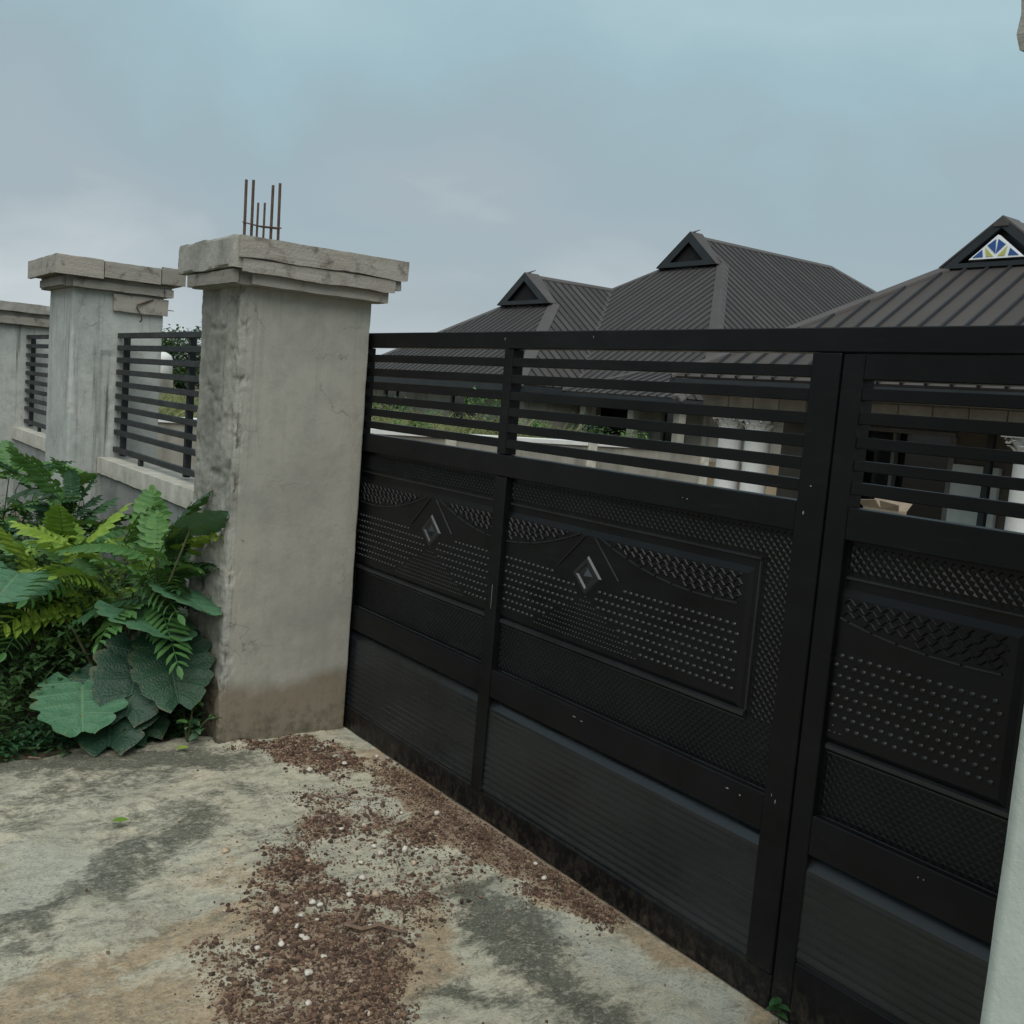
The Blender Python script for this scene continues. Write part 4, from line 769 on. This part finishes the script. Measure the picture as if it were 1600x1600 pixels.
MB().box(-4.9, -4.45, 9.94, 9.998, -.3, 1.38, .004).build('doorway_shade', M_DARK, hr); MB().box(-2.75, -1.75, 7.45, 7.62, -0.5, 0.52, .01).build('parapet', M_BLOCK, hr)  # near-black doorway panel added to put shade behind the columns
bx_ = empty('cardboard_box', (-2.33, 7.535, 0.52), 'open brown cardboard box on the porch parapet, seen through the wicket slats', 'box')
MB().box(-2.55, -2.11, 7.46, 7.61, 0.521, 0.83).build('carton', M_CARD, bx_)
for V in ([(-2.55, 7.46, .83), (-2.33, 7.46, .83), (-2.36, 7.40, .925), (-2.60, 7.40, .90)], [(-2.33, 7.46, .83), (-2.11, 7.46, .83), (-2.08, 7.41, .90), (-2.32, 7.41, .925)], [(-2.55, 7.61, .83), (-2.11, 7.61, .83), (-2.10, 7.68, .91), (-2.57, 7.68, .92)]):
    mobj('flap', V+[(a, b+.006, c+.003) for a, b, c in V], [(0, 1, 2, 3), (7, 6, 5, 4), (0, 4, 5, 1), (1, 5, 6, 2), (2, 6, 7, 3), (3, 7, 4, 0)], M_CARD, bx_)
# ---- low wall inside the compound
cw = empty('compound_wall', (-13.2, 8, -0.45), 'low block wall with whitish coping crossing the compound behind the gate', 'wall')
MB().box(-13.30, -13.10, 0.3, 16.0, -0.5, 0.83).build('wall_body', M_HWALL, cw)
for y in (2.2, 5.2, 8.7, 12.35, 15.85): MB().box(-13.34, -13.03, y-.12, y+.12, -0.5, 0.905, .008).build('pier', M_COPE, cw)
for y0_, y1_ in ((0.3, 2.07), (2.33, 5.07), (5.33, 8.57), (8.83, 12.22), (12.48, 15.72)): MB().box(-13.36, -13.05, y0_, y1_, 0.832, 0.93, .008).build('coping', M_WHITE, cw)

# ================================================================= GRAVEL, PEBBLES, TWIGS
def gravelmat():
    m, t, b, o = newmat('laterite_gravel'); v = coords(t)
    at = t.nodes.new('ShaderNodeAttribute'); at.attribute_name = 'tone'
    c = ramp(t, at.outputs['Fac'], ((0.0, (0.030, 0.021, 0.017)), (0.35, (0.085, 0.053, 0.038)), (0.65, (0.17, 0.103, 0.070)), (0.86, (0.30, 0.22, 0.16)), (1.0, (0.46, 0.40, 0.32))))
    t.links.new(mix(t, ramp(t, noise(t, v, 90, 4, 0.7), ((0.4, 0.0), (0.75, 0.35))), c, (0.20, 0.14, 0.10)), b.inputs['Base Color']); b.inputs['Roughness'].default_value = 0.95; b.inputs['Specular IOR Level'].default_value = 0.15
    bump(t, b, noise(t, v, 260, 3), 0.5, 0.002); return m
M_GRAV = gravelmat()
ICO = bmesh.new(); bmesh.ops.create_icosphere(ICO, subdivisions=1, radius=1.0); ICO.verts.index_update()
iv = np.array([q_.co[:] for q_ in ICO.verts]); if_ = np.array([[q_.index for q_ in f_.verts] for f_ in ICO.faces]); ICO.free()
def stones(n_try, smin, smax, pw, dens, box, seed):
    rg = np.random.default_rng(seed); x = rg.uniform(box[0], box[1], n_try); y = rg.uniform(box[2], box[3], n_try)
    keep = rg.random(n_try) < dens(x, y); x, y = x[keep], y[keep]; n = len(x); s_ = smin+(smax-smin)*rg.random(n)**pw
    V = np.repeat(iv[None], n, 0)*(1+0.30*rg.uniform(-1, 1, (n, len(iv), 1)))*rg.uniform(.6, 1.25, (n, 1, 3)); a = rg.uniform(0, 6.28, n); ca_, sa = np.cos(a), np.sin(a)
    X_ = V[:, :, 0]*ca_[:, None]-V[:, :, 1]*sa[:, None]; Y_ = V[:, :, 0]*sa[:, None]+V[:, :, 1]*ca_[:, None]; V = np.stack([X_, Y_, V[:, :, 2]*.75], -1)*s_[:, None, None]
    V[:, :, 0] += x[:, None]; V[:, :, 1] += y[:, None]; V[:, :, 2] += (slab_z(x, y)+s_*0.45)[:, None]
    F_ = (if_[None]+(np.arange(n)*len(iv))[:, None, None]).reshape(-1, 3); tone = np.repeat(np.clip(rg.normal(.34, .24, n), 0, 1), len(iv)); return V.reshape(-1, 3), F_, tone
def dgr(x, y): return np.clip(gmask(x, y)*(1-.55*smask(x, y))+.12*smask(x, y), 0, 1)
def dfine(x, y):
    d = pdist(x, y, poly2); q_ = np.c_[x, y, 0*x]
    strip = smask(x, y)
    return np.clip(gmask(x, y)*1.0 + strip*1.0*np.clip(.7+fbm(q_*5, 2, 4), 0, 1) + 0.22*np.exp(-np.clip(d, 0, 9)/.06)*np.clip(fbm(q_*9, 2, 6)+.2, 0, 1), 0, 1)
def dsc(x, y): return 0.10*np.exp(-np.clip(pdist(x, y, poly2), 0, 9)/0.15)+0.006
A_ = [stones(32000, .0034, .0108, 2.8, dgr, (-.05, 2.4, -1.5, 0.0), 1), stones(110000, .0013, .0040, 1.6, dfine, (-.05, 2.4, -1.5, 0.0), 2), stones(9000, .002, .007, 3.0, dsc, (-.1, 3.2, -2.0, 0.0), 3)]
V = np.concatenate([a[0] for a in A_]); k0 = 0; Fs = []
for a in A_: Fs.append(a[1]+k0); k0 += len(a[0])
gv = mobj('gravel', V, np.concatenate(Fs).tolist(), M_GRAV, None); tag(gv, 'loose red-brown laterite gravel spilled across the driveway by the gate', 'gravel', kind='stuff')
ta = gv.data.attributes.new('tone', 'FLOAT', 'POINT'); ta.data.foreach_set('value', np.concatenate([a[2] for a in A_]).astype(np.float32))
M_PEB = simple('white_pebble', (0.38, 0.34, 0.28), (0.60, 0.56, 0.49), 60, 0.7, 0.3, 120); M_PEBT = simple('tan_pebble', (0.33, 0.24, 0.16), (0.45, 0.35, 0.25), 30, 0.8, 0.3, 120); M_PEBG = simple('brown_grey_stone', (0.13, 0.10, 0.075), (0.21, 0.165, 0.125), 30, 0.85, 0.4, 80); M_TWIG = simple('dry_twig', (0.10, 0.065, 0.045), (0.19, 0.13, 0.09), 40, 0.9, 0.4, 100)
def pebble(name, x, y, r_, mat, seed, label, group=None, lift=.35):
    bm = bmesh.new(); bmesh.ops.create_icosphere(bm, subdivisions=2, radius=1.0); bm.verts.index_update(); v = np.array([q_.co[:] for q_ in bm.verts]); f = [[q_.index for q_ in f_.verts] for f_ in bm.faces]; bm.free()
    rg = np.random.default_rng(seed); v = v*(1+.42*fbm(v*1.5+seed*3.1, 2, seed))[:, None]*rg.uniform(.7, 1.25, (1, 3))*np.array([[1, 1, .72]])*r_; a = rg.uniform(0, 6.28); c_, s_ = math.cos(a), math.sin(a)
    v = np.c_[v[:, 0]*c_-v[:, 1]*s_+x, v[:, 0]*s_+v[:, 1]*c_+y, v[:, 2]+float(slab_z(np.array([x]), np.array([y]))[0])+r_*lift+.004]
    o = mobj(name, v, f, mat, None, True); return tag(o, label, 'stone', group, 'thing')
white = [(0.47, -0.23), (0.48, -0.4), (0.43, -0.05), (1.06, -0.53), (1.0, -0.24), (1.32, -0.36), (1.31, -0.4), (1.31, -0.5), (1.33, -0.59), (1.44, -0.64), (1.54, -0.74), (1.56, -0.88), (1.58, -0.86), (1.61, -0.94), (1.66, -0.91), (1.67, -0.98), (1.71, -0.98), (1.74, -0.98), (1.88, -0.99), (2.04, -1.11), (1.76, -0.78), (1.1, -0.14), (1.62, -0.04), (1.75, -0.1), (1.24, -0.49), (1.56, -1.0), (1.74, -1.06), (1.93, -1.06), (1.71, -1.12)]
for i, (x, y) in enumerate(white): pebble('white_pebble', x, y, random.uniform(.0065, .0125), M_PEB, 200+i, 'small whitish pebble lying among the brown gravel on the driveway', 'white pebbles in the gravel', .6)
pebble('stone', 1.51, -0.39, 0.017, M_PEBG, 301, 'roundish brown-grey stone, the largest, beside the gravel strip'); pebble('tan_pebble', 1.58, -.665, 0.013, M_PEBT, 302, 'tan pebble touching two white ones in the gravel', None, .6); pebble('tan_pebble', 1.41, -.42, .011, M_PEBT, 303, 'flat tan pebble next to the big round stone', None, .6); pebble('tan_pebble', 1.06, -.98, .012, M_PEBT, 304, 'lone brown pebble on the bare grey concrete')
def twig(pts, r_, label):
    P_ = [(x, y, float(slab_z(np.array([x]), np.array([y]))[0])+z) for x, y, z in pts]; o = MB().tube(P_, [r_*(1-.35*k/(len(P_)-1)) for k in range(len(P_))], 6).build('twig', M_TWIG); return tag(o, label, 'twig', None, 'thing')
twig([(1.735, -.855, .020), (1.77, -.81, .014), (1.79, -.765, .016), (1.83, -.715, .014), (1.85, -.70, .018)], .0072, 'longer straight brown twig lying on the gravel'); twig([(1.735, -.835, .014), (1.72, -.81, .016), (1.685, -.765, .034)], .0065, 'short brown twig touching the longer one at an angle'); twig([(.72, -.50, .01), (.78, -.47, .012), (.80, -.42, .01), (.86, -.36, .014)], .0042, 'thin curved pale twig on the concrete above the gravel'); twig([(-.1, -1.40, .02), (-.07, -1.36, .02)], .004, 'dark twig scrap at the left edge of the driveway')

# ================================================================= PLANTS
def leaf_strip(mb, o, d, up, L, W, droop=0.3, fold=0.25, n=4, tipw=0.0, prof=None):
    """one blade from o along d, folded on its midrib and drooping"""
    o, d, up = Vector(o), Vector(d).normalized(), Vector(up); s_ = d.cross(up).normalized(); nn = s_.cross(d); b = len(mb.v); prof = prof or (lambda t: max(.12, 1-abs(2*t-1)**3.2)**.5)
    for i in range(n+1):
        t = i/n; c = o+d*L*t*(1-.12*droop*t)-Vector((0, 0, 1))*droop*L*t*t*.6; wd = W*.5*prof(t)*(1 if i < n else .05)
        for k in (-1, 0, 1): mb.v.append(tuple(c+s_*wd*k+nn*(fold*wd*abs(k))))
    for i in range(n):
        for k in range(2): mb.f.append((b+i*3+k, b+i*3+k+1, b+(i+1)*3+k+1, b+(i+1)*3+k))
def frond_mesh(name, L, pairs, l, w_, arch, mat, seed):
    rg = random.Random(seed); mb = MB(); pts = []
    for i in range(9):
        t = i/8; pts.append(Vector((L*t*(1-.15*arch*t), 0, L*(.10*t-arch*.55*t*t))))
    mb.tube(pts, [.003*(1-.7*i/8) for i in range(9)], 5)
    for k in range(pairs):
        t = .16+.80*k/(pairs-1); i = min(7, int(t*8)); p = pts[i].lerp(pts[i+1], t*8-i); d = (pts[i+1]-pts[i]).normalized(); sz = (0.72+.6*math.sin(math.pi*min(1, t*.85+.1)))*(1 if t < .85 else .8)
        for s_ in (-1, 1):
            dd = (Vector((0, s_, 0))*1.0+d*(.30+.35*t)+Vector((0, 0, rg.uniform(-.25, .12)))).normalized(); leaf_strip(mb, p, dd, (0, 0, 1), l*sz*rg.uniform(.88, 1.1), w_*sz, rg.uniform(.15, .5), .3, 3)
    leaf_strip(mb, pts[-1], (pts[-1]-pts[-2]), (0, 0, 1), l*.7, w_*.7, .3, .3, 3)
    me = bpy.data.meshes.new(name); me.from_pydata(mb.v, [], mb.f); me.update(); me.materials.append(mat); return me
def ovate_mesh(name, L, W, mat, droop, seed):
    mb = MB(); mb.tube([(-.35*L, 0, .0), (-.15*L, 0, .03*L), (0, 0, 0)], .0018, 4); leaf_strip(mb, (0, 0, 0), (1, 0, .15), (0, 0, 1), L, W, droop, .22, 7, prof=lambda t: math.sin(math.pi*(t*.93+.05)**.72)**.8)
    me = bpy.data.meshes.new(name); me.from_pydata(mb.v, [], mb.f); me.update(); me.materials.append(mat); me.polygons.foreach_set('use_smooth', [True]*len(me.polygons)); return me
def big_leaf_mesh(name, Rr, mat, seed, cup=.25, lobes=5):
    """broad lobed leaf, notched at the tip, with a sunk midrib and side veins; stalk at the origin, tip towards +x"""
    V = []; Fc = []; nt_, nw = 44, 12; L = 2*Rr
    for i in range(nt_+1):
        t = i/nt_
        for k in range(-nw, nw+1):
            s_ = k/nw; tt = t; a_ = abs(s_)
            half = Rr*1.08*max(.02, math.sin(math.pi*(t*.90+.06)**.80))**.62*(1+.20*(abs(math.sin(math.pi*(lobes*t+.14*(1 if s_ > 0 else -1))))**.6-.75)*min(1, t*4)+.025*math.sin(37*t+seed)+.012*math.sin(71*t))
            back = .10*L*a_*a_*(1-t)                         # heart-shaped base reaches back past the stalk
            x = L*t*(1+.06*a_)-back*2.2-.05*L*(1-a_)*t**7*2.0; y = half*s_
            vein = math.cos(2*math.pi*(lobes*t-.9*a_))*.5-.5
            z = -.035*Rr*math.exp(-(a_/.05)**2)+.10*Rr*a_**1.2*(1+cup)-.16*Rr*cup*a_**3+.040*Rr*vein*a_*(1.2-a_)*2-.18*Rr*t*t*(.6+cup)+.035*Rr*math.sin(5*t+3*s_+seed)*a_
            V.append((x, y, z))
    m = 2*nw+1
    for i in range(nt_):
        for k in range(m-1): Fc.append((i*m+k, i*m+k+1, (i+1)*m+k+1, (i+1)*m+k))
    me = bpy.data.meshes.new(name); me.from_pydata(V, [], Fc); me.update(); me.materials.append(mat); me.polygons.foreach_set('use_smooth', [True]*len(me.polygons))
    uvl = me.uv_layers.new(name='leaf')
    for lp in me.loops: uvl.data[lp.index].uv = ((lp.vertex_index//m)/nt_, (lp.vertex_index % m)/(m-1))
    return me
def place(name, me, parent, loc, yaw_, pit, rol=0.0, sc_=1.0):
    o = bpy.data.objects.new(name, me); col.objects.link(o); o.parent = parent
    o.location = Vector(loc)-parent.location; o.rotation_mode = 'XYZ'; o.rotation_euler = (Matrix.Rotation(yaw_, 3, 'Z')@Matrix.Rotation(-pit, 3, 'Y')@Matrix.Rotation(rol, 3, 'X')).to_euler(); o.scale = (sc_,)*3; return o
FY = [frond_mesh('young_frond', .36+.05*i, 8+i, .078, .036, .35+.15*i, M_LYOUNG, i) for i in range(4)]; FM = [frond_mesh('mature_frond', .34+.05*i, 9+i, .072, .033, .45+.2*i, M_LMID, 10+i) for i in range(4)]; FD = [frond_mesh('dark_frond', .28+.05*i, 10+i, .058, .025, .4+.2*i, M_LDARK, 20+i) for i in range(4)]
def cassia(base, h, n, tones, label, lean=(0, 0), spread=.5, seed=0, fmin=.45):
    rg = random.Random(seed); e_ = empty('feathery_shrub', base, label, 'shrub', None); x, y, z = base; tops = []
    for s_ in range(max(2, n//5)):
        tx, ty = x+lean[0]*h+rg.uniform(-spread, spread)*.55, y+lean[1]*h+rg.uniform(-spread, spread)*.4; hh = h*rg.uniform(.72, 1)
        MB().tube([(x+rg.uniform(-.05, .05), y+rg.uniform(-.05, .05), z-.02), (x+(tx-x)*.35, y+(ty-y)*.35, z+hh*.5), (tx, ty, z+hh)], [.008, .006, .003], 6).build('stem', M_STEM, e_); tops.append((tx, ty, z+hh))
    for i in range(n):
        tx, ty, tz = tops[i % len(tops)]; f_ = rg.uniform(fmin, 1.0) if i >= len(tops) else 1.0; px_, py_, pz_ = x+(tx-x)*f_, y+(ty-y)*f_, z+(tz-z)*f_
        bank = FY if rg.random() < tones[0] else (FM if rg.random() < tones[1] else FD); place('frond', rg.choice(bank), e_, (px_, py_, pz_), rg.uniform(0, 6.28), rg.uniform(.3, 1.25) if f_ > .8 else rg.uniform(-.1, .8), rg.uniform(-.5, .5), rg.uniform(.6, 1.25))
    return e_
cassia((-2.05, -.86, -.03), .92, 34, (.0, .25), 'dark feathery-leaved shrub growing against the plank-capped pillar', (.03, .03), .36, 1)
cassia((-2.75, -1.12, -.03), 1.10, 38, (.05, .6), 'tall feathery shrub at the left edge of the picture', (0, .02), .5, 2)
cassia((-1.25, -1.10, -.03), .70, 30, (.6, .8), 'feathery shrub with yellow-green tips in the middle of the bed', (.05, .05), .45, 3)
cassia((-.78, -.90, -.03), .84, 26, (.45, .9), 'light green feathery shrub in front of the low wall', (.0, .02), .40, 4, .62)
cassia((-.46, -.76, -.03), .97, 22, (.15, .8), 'feathery shrub leaning on the rough side of the rebar pillar', (-.01, 0), .18, 5, .72)
cassia((-1.0, -1.28, -.03), .56, 20, (.6, .8), 'low bright feathery shrub above the big lobed leaves', (.0, .04), .36, 6, .55)
cassia((-1.9, -1.55, -.03), .75, 14, (.1, .5), 'feathery shrub at the outer side of the plant bed', (0, 0), .4, 7)
OV = [ovate_mesh('ovate_leaf', .115, .066, M_LMID, .5, i) for i in range(2)]+[ovate_mesh('ovate_leaf', .10, .06, M_LDARK, .7, 3), ovate_mesh('ovate_leaf', .13, .075, M_LBIG, .6, 4)]
def broad(base, h, n, label, spread, seed, sc_=1.0):
    rg = random.Random(seed); e_ = empty('leafy_shrub', base, label, 'shrub'); x, y, z = base; tops = []
    for s_ in range(max(3, n//9)):
        tx, ty, hh = x+rg.uniform(-spread, spread), y+rg.uniform(-spread, spread), h*rg.uniform(.6, 1); MB().tube([(x, y, z-.02), ((x+tx)/2, (y+ty)/2, z+hh*.55), (tx, ty, z+hh)], [.007, .005, .002], 5).build('stem', M_STEM, e_); tops.append((tx, ty, z+hh))
    for i in range(n):
        tx, ty, tz = tops[i % len(tops)]; f_ = rg.uniform(.35, 1); place('leaf', rg.choice(OV), e_, (x+(tx-x)*f_+rg.uniform(-.03, .03), y+(ty-y)*f_+rg.uniform(-.03, .03), z+(tz-z)*f_), rg.uniform(0, 6.28), rg.uniform(-.5, .5), rg.uniform(-.5, .5), sc_*rg.uniform(.7, 1.15))
broad((-1.62, -1.28, -.03), .88, 130, 'broad-leaved shrub at the left edge below the tall feathery one', .30, 31); broad((-2.3, -1.05, -.03), .85, 100, 'broad-leaved shrub in the shade between the feathery shrubs', .32, 32); broad((-.9, -1.6, -.03), .5, 45, 'low broad-leaved shrub at the outer corner of the bed', .3, 33)
broad((-.10, -.735, .0), .20, 38, 'small light green herb at the foot of the rebar pillar', .11, 34, .42)
# the plant with big lobed leaves
bl = empty('big_leaf_plant', (-.42, -.92, -.03), 'plant with huge rounded lobed blue-green leaves at the bed edge', 'plant'); bl.location = (-.42, -.92, -.03)
BL = [big_leaf_mesh('big_leaf', .20, M_LBIG, 1, .22), big_leaf_mesh('big_leaf', .21, M_LBIGD, 4, .3), big_leaf_mesh('big_leaf', .17, M_LBIG, 6, .35, 5), big_leaf_mesh('big_leaf', .20, M_LBIGD, 9, .4)]
def big(me, loc, yaw_, pit, rol, sc_, lab=None):
    o = place('leaf', me, bl, loc, yaw_, pit, rol, sc_)
    if lab: o['label'] = lab
    b = Vector(loc); r_ = Vector((-.42, -.92, -.02)); md = (b+r_)/2+Vector((0, 0, .10)); MB().tube([r_, md, b+Vector((0, 0, -.012)), b], [.009, .007, .005, .004], 6).build('stalk', M_STEM, bl)
big(BL[0], (-.38, -1.13, .245), -.22, -.30, .12, .95, 'flat pale leaf facing up, lowest and frontmost'); big(BL[2], (-.40, -.93, .56), .30, -.12, -.12, 1.15); big(BL[2], (-.26, -.79, .675), .40, -.18, -.2, .85); big(BL[1], (-.24, -.80, .43), -.05, -.72, .15, .80); big(BL[3], (-.30, -.89, .39), -.55, -.75, -.15, .9); big(BL[3], (-.36, -1.0, .25), -.3, -.55, .05, 1.0); big(BL[0], (-.85, -1.32, .66), -.45, -.12, -.15, .95); big(BL[2], (-.14, -.76, .97), .8, .45, -.5, .60, 'curled leaf high against the pillar'); big(BL[3], (-.36, -.98, .20), .3, -.5, .2, .8)
# seedling at the foot of the door, leaf scraps on the slab
sdl = empty('seedling', (2.72, -.015, 0), 'small green seedling at the foot of the wicket door', 'plant')
MB().tube([(2.72, -.02, 0), (2.722, -.03, .05), (2.72, -.035, .085)], .002, 5).build('stem', M_STEM, sdl)
for k in range(6): place('leaf', OV[2], sdl, (2.72, -.035, .05+.007*k), k*2.2, .25, 0, .40)
for (x, y, s_, lab) in ((.68, -1.26, .5, 'torn bright green leaf fallen on the grey concrete'), (.02, -.82, .45, 'yellow-green leaf fallen at the edge of the bed')):
    me = ovate_mesh('fallen', .11, .07, M_LYOUNG, .05, 5); o = bpy.data.objects.new('fallen_leaf', me); col.objects.link(o); o.location = (x, y, .022); o.rotation_euler = (.1, .05, 1.1); o.scale = (s_,)*3; tag(o, lab, 'leaf', None, 'thing')
# dense small undergrowth
def scatter_leaves(name, mat, n, fun, Lr, label, cat, seed, kind='stuff', grass=0.0):
    rg = random.Random(seed); mb = MB()
    for i in range(n):
        p = fun(rg)
        if p is None: continue
        a = rg.uniform(0, 6.28); g_ = rg.random() < grass; L = rg.uniform(*Lr)*(2.6 if g_ else 1)
        d = (math.cos(a), math.sin(a), rg.uniform(.8, 2.2) if g_ else rg.uniform(-.5, .6)); leaf_strip(mb, p, d, (0, 0, 1) if not g_ else (math.sin(a), -math.cos(a), .3), L, L*(.06 if g_ else .62), rg.uniform(.2, .8), .2, 3 if g_ else 2)
    return tag(mb.build(name, mat), label, cat, kind=kind)
def bed(rg):
    x = -.12-3.6*rg.random()**1.5; y = rg.uniform(-2.3, -.66); edge = .12*math.sin(y*9)+.06*math.sin(y*23)
    if x > -.17+edge*.6: return None
    h = (.16+.62*min(1, (-x)/.9))*(.55+.45*math.sin(x*5+y*7)**2)
    if x > -.42 and -1.42 < y < -.95 and rg.random() < .9: return None
    if x > -.30 and rg.random() < .5: h *= .4
    return (x, y, -.03+h*rg.random()**.7)
def rim(rg):
    y = rg.uniform(-2.2, -.64); return (-.16-.22*rg.random()+.05*math.sin(y*11), y, .0+.10*rg.random()**1.5)
scatter_leaves('creeping_weeds', M_LDARK, 2600, rim, (.016, .042), 'low creeping weeds along the edge of the driveway', 'weeds', 44, grass=.06)
scatter_leaves('undergrowth', M_LUNDER, 24000, bed, (.020, .055), 'dense low green weeds filling the plant bed', 'weeds', 41, grass=.05)
P = []; F = []
xs = np.arange(-6.4, -.05, .12); ys = np.arange(-2.9, -.35, .1); XX, YY = np.meshgrid(xs, ys, indexing='ij'); q = np.c_[XX.ravel(), YY.ravel(), 0*XX.ravel()]
q[:, 2] = -.004+.014*fbm(q*5, 3, 9)-.03*np.clip((q[:, 0]+.24)/.12, 0, 1); ny_ = len(ys)
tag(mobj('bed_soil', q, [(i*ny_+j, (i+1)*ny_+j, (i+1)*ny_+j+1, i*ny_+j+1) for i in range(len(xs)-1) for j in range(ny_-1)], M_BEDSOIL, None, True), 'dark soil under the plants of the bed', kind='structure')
# compound weeds and shrubs behind the low wall
def field_(rg):
    x = rg.uniform(-27, -13.6); y = rg.uniform(2.5, 14.4) if x < -19 else rg.uniform(2.5, 15); return (x, y, float(gz(np.array([x]), np.array([y]))[0])+.02+rg.random()*.25)
scatter_leaves('tall_grass', M_GRASS, 9000, field_, (.16, .34), 'tall pale green grass growing behind the compound wall', 'grass', 42, grass=.8)
def bushy(name, base, rx, rz, n, mat, label, seed, Lr=(.07, .16), cat='shrub', trunk=.04, parent=None):
    e_ = empty(name, base, label, cat); rg = random.Random(seed); x, y, z = base; mb = MB(); cl = [(rg.gauss(0, .45), rg.gauss(0, .45), rg.uniform(.25, 1.0), rg.uniform(.25, .5)) for _ in range(9 if cat == 'shrub' else 26)]
    for i in range(n):
        c = rg.choice(cl); u_ = Vector((rg.gauss(0, 1), rg.gauss(0, 1), rg.gauss(0, 1))).normalized()*rg.random()**.4*c[3]; p = (x+rx*(c[0]+u_.x), y+rx*(c[1]+u_.y), z+rz*(c[2]*.8+u_.z*.55)); a = rg.uniform(0, 6.28); L = rg.uniform(*Lr); leaf_strip(mb, p, (math.cos(a), math.sin(a), rg.uniform(-.6, .7)), (0, 0, 1), L, L*.5, .4, .2, 2)
    mb.build('crown', mat, e_); tb = MB()
    for c in cl[:5]: tb.tube([(x, y, z-.05), (x+rx*c[0]*.3, y+rx*c[1]*.3, z+rz*.35), (x+rx*c[0], y+rx*c[1], z+rz*c[2]*.8)], [trunk, trunk*.6, trunk*.2], 6)
    tb.build('trunk', M_BARK, e_); return e_
bushy('shrub', (-15.6, 11.2, .45), .75, 1.45, 700, M_LMID, 'bright green shrub behind the compound wall, seen left of the mid gate post gap', 51); bushy('shrub', (-14.6, 13.6, .45), 1.0, 1.15, 900, M_LDARK, 'dark green shrub by the wall near the porch', 52); bushy('shrub', (-17.6, 12.3, .45), .8, 1.0, 600, M_GRASS, 'pale weedy shrub before the bungalow wall', 53); bushy('shrub', (-22.5, 12.6, .45), 1.2, 1.2, 700, M_LMID, 'rambling green shrub before the left wing of the bungalow', 54)
for i, (x, y, rx, rz, lab) in enumerate(((-86, 26.0, 6.0, 6.6, 'far dark tree seen through the railing, tallest crown'), (-92, 22.0, 7.0, 5.9, 'far dark tree behind the railing, broad crown to the left'), (-84, 33.0, 6.0, 5.6, 'far dark tree behind the rebar pillar'), (-110, 42.0, 8.0, 6.0, 'far dark tree between pillar and bungalow'), (-66, 16.5, 3.4, 3.4, 'smaller far tree low behind the railing'))): bushy('tree', (x, y, -.4), rx, rz, 7500, M_FAR, lab, 60+i, (.25, .6), 'tree', .25)
for i, (x, y, rx, rz, m_, lab) in enumerate(((-19.5, 10.0, .9, .95, M_GRASS, 'dry pale bush behind the wall, seen in the left bay of the gate'), (-24.5, 11.5, 1.3, 1.25, M_GRASS, 'wide dry bush before the left window of the bungalow'), (-15.2, 9.0, .6, .75, M_LMID, 'small leafy bush just behind the white coping'), (-14.3, 14.6, .9, 1.0, M_LMID, 'green bush at the far end of the compound wall'), (-16.8, 14.0, .7, 1.3, M_LMID, 'upright green bush under the low front roof'))):
    bushy('bush', (x, y, .45), rx, rz, 800, m_, lab, 80+i, (.06, .15))
tk = empty('water_tank', (-34, 9.2, -.4), 'small white rounded water tank seen through the railing', 'tank')
MB().lathe(-34, 9.2, [(.42, 1.55), (.46, 1.6), (.46, 2.15), (.40, 2.3), (.22, 2.4), (.08, 2.42)], 20).build('tank_body', M_WHITE, tk, True); MB().box(-34.4, -33.6, 8.8, 9.6, -.5, 1.55).build('tank_stand', M_HWALL, tk)
